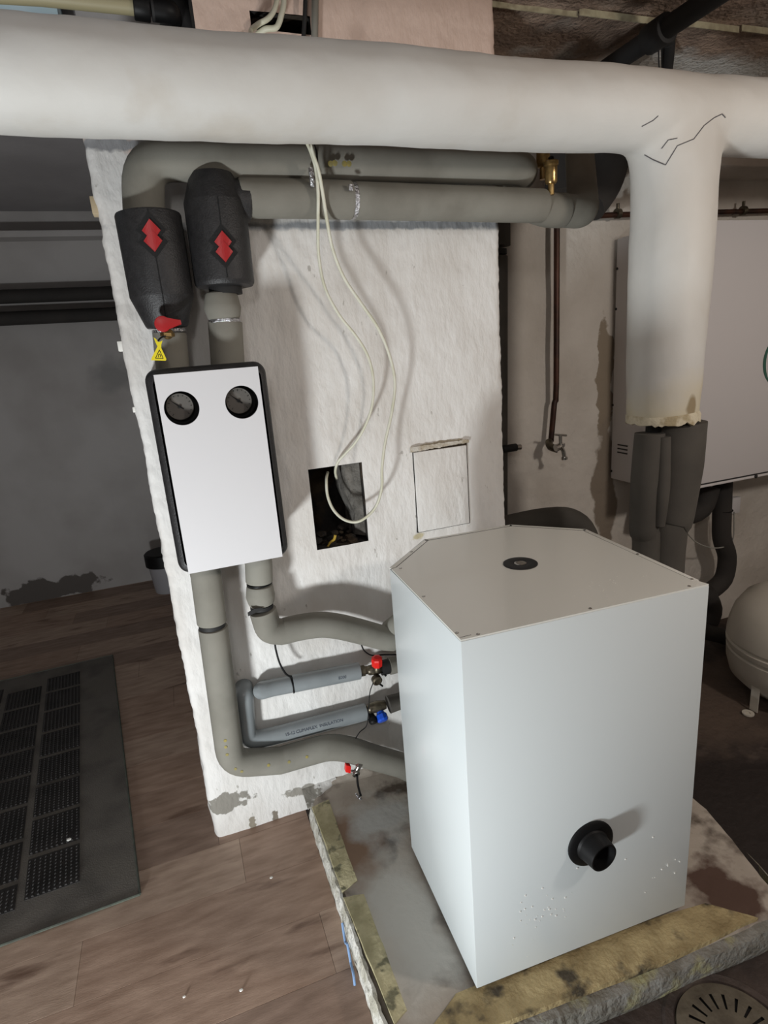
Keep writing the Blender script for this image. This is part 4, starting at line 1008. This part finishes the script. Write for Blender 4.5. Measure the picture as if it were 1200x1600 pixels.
ht = thing('access_hatch', 'white-painted square access hatch with chipped top edge on the pillar above the cabinet', 'hatch', (hx0, PY, hz0))
link_mesh('hatch_gap', B((hx0 - .003, PY - 0.0035, hz0 - .003), (hx1 + .004, PY + 0.01, hz1 + .002)), 'hole', ht, False)
bm = B((hx0, PY - 0.010, hz0), (hx1 - .001, PY, hz1 - 0.012), 0.002)
link_mesh('hatch_door', bm, 'enamel' if False else 'plaster', ht)
bm = bmesh.new()
for s_ in range(24):
    x = hx0 - .01 + (hx1 - hx0 + .02) * s_ / 24
    box(bm, (x, PY - 0.010 - 0.004 * abs(noise.noise(Vector((s_ * .7, 0, 0)))), hz1 - .006 + 0.004 * noise.noise(Vector((s_ * .5, 3, 0))) + .008 * s_ / 24 - .004), (x + (hx1 - hx0 + .02) / 24, PY + .004, hz1 + 0.008 + 0.003 * noise.noise(Vector((s_ * .5, 9, 0)))))
link_mesh('chipped_lip', bm, mat('tan_mortar', (176, 164, 144), (200, 194, 184), 30, .9, bump=.5, bscale=60), ht, False)

# ================================================================ SMALL THINGS ON THE LEFT ARRIS
def clip(q, sz, m, label):
    c = Vector(q); o = link_mesh('wall_spacer', B(c - Vector((sz[0], .012, sz[1])), c + Vector((sz[0], .03, sz[1])), .002), m); tag(o, label, 'spacer')
clip((-0.1039,1.9,2.082), (0.010, 0.022), 'wood_chip', 'beige wooden chip sticking out of the pillar edge near the top')
clip((-0.1062,1.9,1.716), (0.008, 0.014), 'speck', 'small white clip on the left edge of the pillar beside the yellow tag')
clip((-0.1005,1.9,1.536), (0.006, 0.008), 'speck', 'tiny white clip on the left edge of the pillar level with the dials')

# ================================================================ FAR ROOM
cable('dark_pipe', 'upper dark pipe running along the far wall of the left room', [(-2.65, 4.75, 2.19), (-0.02, 4.75, 2.175)], 0.045, 'foam_black', 0, 'pipe', None)
cable('dark_pipe', 'lower dark pipe running along the far wall of the left room', [(-2.65, 4.75, 2.055), (-0.02, 4.75, 2.035)], 0.045, 'foam_black', 0, 'pipe', None)
bk = thing('bucket', 'pale bucket with black lid on the planks behind the pillar edge', 'bucket', (-0.235, 4.55, 0))
link_mesh('pail', LA((-0.235, 4.55, 0), (0, 0, 1), [(0.095, 0.0), (0.10, 0.004), (0.122, 0.24)], 32), 'bucket', bk)
link_mesh('lid', LA((-0.235, 4.55, 0.215), (0, 0, 1), [(0.130, 0.0), (0.136, 0.004), (0.136, 0.09), (0.125, 0.10), (0.02, 0.10)], 32), 'black', bk)

# ================================================================ RUBBER MAT
mt = thing('rubber_mat', 'dusty black rubber doormat with brick-pattern studded panels on the wood planks', 'mat', (-0.353, 1.735, 0))
mo = Vector((-0.350, 1.735, 0)); mu = Vector((-0.998, -0.035, 0)).normalized(); mv = Vector((-0.119, 1, 0)).normalized()
def mp_(u, v, z): q = mo + mu * u + mv * v; return (q.x, q.y, z)
bm = bmesh.new(); MW, ML = 1.15, 1.87
prismp = [mp_(0, 0, 0), mp_(0, ML, 0), mp_(MW, ML, 0), mp_(MW, 0, 0)]
prism(bm, prismp, 0.0, 0.006)
link_mesh('base', bm, 'mat_rubber', mt, False)
bm = bmesh.new()
for (a, b) in (((0, 0), (0, ML)), ((0, 0), (MW, 0)), ((0, ML), (MW, ML)), ((MW, 0), (MW, ML))):
    tube(bm, [mp_(a[0], a[1], .005), mp_(b[0], b[1], .005)], .004, 6)
link_mesh('raised_edge', bm, mat('worn_green_edge', (86, 92, 82), (70, 72, 66), 20, .8), mt)
studs = bmesh.new()
for cI in range(5):
    u0 = 0.178 + cI * 0.190
    for rI in range(8):
        v0 = 0.145 + rI * 0.207 - (0.10 if cI % 2 else 0)
        v1 = v0 + 0.186
        v0c = max(v0, 0.12); v1c = min(v1, ML - 0.12)
        if v1c - v0c < .04: continue
        bm = bmesh.new(); prism(bm, [mp_(u0, v0c, 0), mp_(u0, v1c, 0), mp_(u0 + .165, v1c, 0), mp_(u0 + .165, v0c, 0)], 0.005, 0.0075)
        link_mesh('studded_panel', bm, 'mat_dark', mt, False)
        nu, nv = 10, int((v1c - v0c) / 0.0165)
        for i in range(nu):
            for j in range(nv):
                c = Vector(mp_(u0 + .0085 + i * .0165, v0c + .008 + j * .0165, .0075)); s = .0042
                a = [studs.verts.new(c + Vector((x * s, y * s, 0))) for x, y in ((-1, -1), (1, -1), (1, 1), (-1, 1))]
                t_ = [studs.verts.new(c + Vector((x * s * .6, y * s * .6, .004))) for x, y in ((-1, -1), (1, -1), (1, 1), (-1, 1))]
                for k in range(4): studs.faces.new((a[k], a[(k + 1) % 4], t_[(k + 1) % 4], t_[k]))
                studs.faces.new(t_)
o = link_mesh('stud', studs, 'mat_dark', mt, False); o['kind'] = 'stuff'
# crumbs
def crumb(p, s):
    bm = bmesh.new(); bmesh.ops.create_icosphere(bm, subdivisions=1, radius=s)
    for v in bm.verts: v.co = Vector((v.co.x * 1.2, v.co.y * .9, v.co.z * .6)) + Vector(p) + Vector((0, 0, s * .55))
    return bm
for (p, s, l) in (((-0.6057,2.087,0.008), .008, 'white plaster crumb lying on the rubber mat'), ((-0.0765,1.298,0), .005, 'plaster crumb on the planks nearest the bottom of the picture'), ((0.0602,1.623,0), .005, 'plaster crumb on the planks by the plinth corner'), ((-0.2241,1.343,0), .004, 'tiny plaster crumb on the planks at bottom left centre')):
    tag(link_mesh('plaster_crumb', crumb(p, s), 'speck'), l, 'crumb')

# ================================================================ DRAIN
dr = thing('floor_drain', 'round brown cast floor drain with radial slots in front of the plinth', 'drain', (1.02, 0.71, 0))
dc = Vector((1.02, 0.71, 0)); 
bm = bmesh.new(); NS = 20; r1_, r2_, r3__ = 0.062, 0.098, 0.125
def ringpts(r, n, z): return [bm.verts.new((dc.x + r * math.cos(2 * math.pi * k / n), dc.y + r * math.sin(2 * math.pi * k / n), z)) for k in range(n)]
n = NS * 4
A0 = ringpts(r1_, n, .006); A1 = ringpts(r2_, n, .006); A2 = ringpts(r3__, n, .005); A3 = ringpts(r3__ + .003, n, -.004); cv = bm.verts.new((dc.x, dc.y, .007))
for k in range(n):
    k2 = (k + 1) % n
    bm.faces.new((cv, A0[k], A0[k2])); bm.faces.new((A1[k], A2[k], A2[k2], A1[k2])); bm.faces.new((A2[k], A3[k], A3[k2], A2[k2]))
    if k % 4 != 0: bm.faces.new((A0[k], A1[k], A1[k2], A0[k2]))
link_mesh('grate', bm, 'drain', dr, False)
link_mesh('sump', LA((dc.x, dc.y, -.0035), (0, 0, 1), [(0.12, 0), (0.12, .003)], 40), 'slot', dr)
bm = bmesh.new(); rg = []
for (r, z) in ((.128, -.003), (.132, .004), (.150, .005), (.158, -.003)):
    rg.append([bm.verts.new((dc.x + (r + .003 * noise.noise(Vector((k * .4, r * 9, 0)))) * math.cos(2 * math.pi * k / 60), dc.y + r * math.sin(2 * math.pi * k / 60), z)) for k in range(60)])
for i in range(3):
    for k in range(60): bm.faces.new((rg[i][k], rg[i][(k + 1) % 60], rg[i + 1][(k + 1) % 60], rg[i + 1][k]))
link_mesh('frame_ring', bm, 'concrete', dr)

# ================================================================ BACK WALL: copper pipe, tap, stub valve, pipes
t = thing('copper_pipe', 'dark vertical copper pipe down the back wall to the garden tap', 'pipe', (1.619,2.25,1.715))
link_mesh('tube', T([(1.625,2.25,2.216), (1.623,2.25,1.443), (1.613,2.25,1.359), (1.595,2.25,1.188)], 0.0125, 14, 3), 'copper', t)
tp = thing('garden_tap', 'small nickel tap with cross handle on the back wall below the copper pipe', 'tap', (1.597,2.2,1.174))
link_mesh('elbow', T([(1.585,2.25,1.19), (1.571,2.22,1.172), (1.59,2.19,1.161)], 0.017, 14, 3), 'old_brass', tp)
link_mesh('tap_body', T([(1.562,2.17,1.173), (1.589,2.17,1.178), (1.592,2.17,1.189)], 0.016, 16, 3), 'chrome', tp)
link_mesh('stem', T([(1.589,2.17,1.187), (1.587,2.17,1.227)], 0.0075, 12), 'chrome', tp)
link_mesh('spout', T([(1.582,2.16,1.178), (1.595,2.16,1.156), (1.602,2.16,1.121)], 0.009, 14, 3), 'chrome', tp)
link_mesh('spout_rim', T([(1.601,2.16,1.129), (1.602,2.16,1.118)], 0.014, 16), 'chrome', tp)
link_mesh('handle', T([(1.559,2.17,1.233), (1.619,2.17,1.222)], 0.0048, 10), 'chrome', tp)
st = thing('stub_valve', 'small black stop valve stub on the back wall beside the pillar', 'valve', (1.36,2.2,1.195))
link_mesh('body', T([(1.315,2.2,1.196), (1.379,2.2,1.196)], 0.017, 16, dome=.003), 'rubber', st)
link_mesh('end_ring', T([(1.382,2.2,1.195), (1.402,2.2,1.194)], 0.013, 16), 'chrome', st)
t = thing('insulated_pipe', 'narrow strip of dark foam pipe rising just behind the right edge of the pillar', 'pipe', (1.326,2.2,1.472))
link_mesh('sleeve', T([(1.354,2.25,2.293), (1.349,2.25,2.015)], 0.045, 20), 'foam_dark', t)
link_mesh('sleeve', T([(1.339,2.25,1.974), (1.296,2.25,0.2293)], 0.042, 20, dome=.004), 'foam_dark', t)
collar(t, (1.342,2.25,1.993), (0, 0, 1), 0.035, 'rubber', 0.02)
t = thing('insulated_pipe', 'dark foam pipe bending down behind the white cabinet near the back wall', 'pipe', (1.519,2.1,0.8584))
link_mesh('sleeve', T([(1.197,2.1,0.8716), (1.291,2.1,0.8778), (1.452,2.1,0.8787), (1.587,2.1,0.8556), (1.674,2.1,0.7705), (1.732,2.1,0.5552), (1.778,2.1,0.2119), (1.819,2.1,-0.1379)], 0.052, 24, 4), 'foam_dark', t)
cable('wall_pipe', 'horizontal brown copper pipe along the back wall above the wall unit', [(1.712,2.24,2.118), (1.909,2.24,2.127), (2.446,2.24,2.136), (2.866,2.24,2.143)], 0.0115, 'copper', 2, 'pipe')
for (x, y, l) in ((965, 334, 'tarnished pipe clamp on the brown wall pipe left of the white branch duct'), (1161, 328, 'tarnished pipe clamp on the brown wall pipe right of the white branch duct')):
    q = (1.926,2.24,2.132) if x == 965 else (2.645,2.24,2.143)
    cl = thing('pipe_clamp', l, 'clamp', q)
    link_mesh('band', T([Vector(q) - Vector((.010, 0, 0)), Vector(q) + Vector((.010, 0, 0))], 0.020, 16), 'old_brass', cl)
    link_mesh('bolt', T([Vector(q) + Vector((0, 0.0, .018)), Vector(q) + Vector((0.0, .0, .040))], .007, 8), 'old_brass', cl)
    link_mesh('stand_off', T([Vector(q), Vector((q[0], 2.30, q[2]))], .006, 8), 'old_brass', cl)
# pipes under the wall unit
t = thing('insulated_pipe', 'dark foam pipe dropping from the wall unit and elbowing near the tank', 'pipe', (2.56,2.15,0.5432))
link_mesh('sleeve', T([(2.542,2.15,0.9366), (2.556,2.15,0.7172), (2.57,2.15,0.5765), (2.618,2.15,0.4612), (2.603,2.15,0.3373), (2.51,2.15,0.2841)], 0.0451, 22, 4), 'foam_black', t)
link_mesh('sleeve', T([(2.417,2.1,0.3237), (2.478,2.1,0.2196), (2.456,2.1,0.1332)], 0.0500, 22, 4, dome=.006), 'foam_black', t)
link_mesh('sleeve', T([(2.357,2.05,0.1431), (2.493,2.05,0.0801), (2.61,2.05,0.0244)], 0.0407, 22, 4, dome=.006), 'foam_black', t)
tie(t, (2.559,2.15,0.7269), (0, 0, 1), 0.0467)
t = thing('insulated_pipe', 'dark foam elbow tucked under the left corner of the wall unit', 'pipe', (2.272,2.1,0.8088))
link_mesh('sleeve', T([(2.076,2.12,0.8045), (2.237,2.12,0.7582), (2.378,2.12,0.7705), (2.422,2.12,0.878)], 0.05, 22, 4), 'foam_black', t)
cable('grey_cable', 'thin grey cable drooping below the wall unit in front of the back wall', [(2.226,2.12,0.7957), (2.265,2.12,0.7074), (2.35,2.12,0.6084), (2.47,2.12,0.5483), (2.57,2.12,0.5396), (2.614,2.12,0.5767), (2.604,2.12,0.7163)], 0.0032, 'cable_grey')
cable('grey_cable', 'short grey cable slanting out from under the wall unit', [(2.328,2.12,0.8343), (2.293,2.12,0.8073), (2.235,2.12,0.7878)], 0.0045, 'cable_grey', 3)
jb = (2.796,2.28,0.6866)
tag(link_mesh('junction_box', B((jb[0] - .03, 2.265, jb[2] - .045), (jb[0] + .03, 2.30, jb[2] + .045), .005), 'cabinet'), 'small white junction box on the back wall below the wall unit', 'electrical box')

# ================================================================ CEILING THINGS
t = thing('ceiling_pipe', 'black diagonal pipe under the rough concrete ceiling at top right', 'pipe', (1.758,1.839,2.62))
A = Vector((1.737,2.128,2.6)); B3 = Vector((1.739,1.61,2.6)); d = (B3 - A)
link_mesh('tube', T([A - d * .3, A, B3, B3 + d * .6], 0.033, 18), 'rubber', t)
mid = A + d * .52
link_mesh('coupling', T([mid - d * .06, mid + d * .09], 0.046, 18, dome=.006), 'rubber', t)
link_mesh('branch_drop', T([mid + d * .02, Vector((2.001,2.08,2.707)), Vector((2.005,2.08,2.598))], 0.03, 16, 3, radii=[.036, .028, .02]), 'rubber', t)
cable('hanging_wire', 'thin dark wire hanging beside the black ceiling pipe drop', [(1.941,2.06,2.704), (1.941,2.06,2.652), (1.948,2.06,2.591)], 0.0025, 'rubber', 2, 'wire')
t = thing('plastic_pipe', 'beige plastic pipe with black coupling above the duct at top left', 'pipe', (-0.0261,1.8,2.506))
link_mesh('tube', T([(-0.4761,1.86,2.522), (-0.1402,1.86,2.534), (0.0796,1.86,2.533)], 0.020, 20), 'pp_pipe', t)
link_mesh('coupling', T([(0.0766,1.86,2.533), (0.11,1.86,2.531)], 0.029, 24, dome=.003), 'black', t)
link_mesh('coupling', T([(0.116,1.86,2.531), (0.1221,1.86,2.531)], 0.027, 24), 'rubber', t)
link_mesh('elbow', T(rounded([(0.122,1.86,2.53), (0.1656,1.86,2.53)] + [(0.16, 2.15, 2.55)], .05, 6), 0.026, 20), 'black', t)
tag(link_mesh('black_bracket', T([(0.1881,1.98,2.658), (0.1902,1.98,2.599), (0.2148,1.98,2.542), (0.2138,1.98,2.48)], 0.035, 16, 3), 'rubber'), 'black pipe passing through the dark notch at the top of the pillar', 'pipe')
q0, q1 = (-0.2534,2.087,2.62), (-0.1193,2.128,2.62)  # flat pale blue box set just below the ceiling
tag(link_mesh('ceiling_panel', B((q0[0] - 1.2, q1[1] - 0.02, 2.60), (q1[0] + .002, q1[1] + 0.45, 2.719), .002), 'board', None, False), 'pale blue flat panel under the ceiling at top left', 'board')
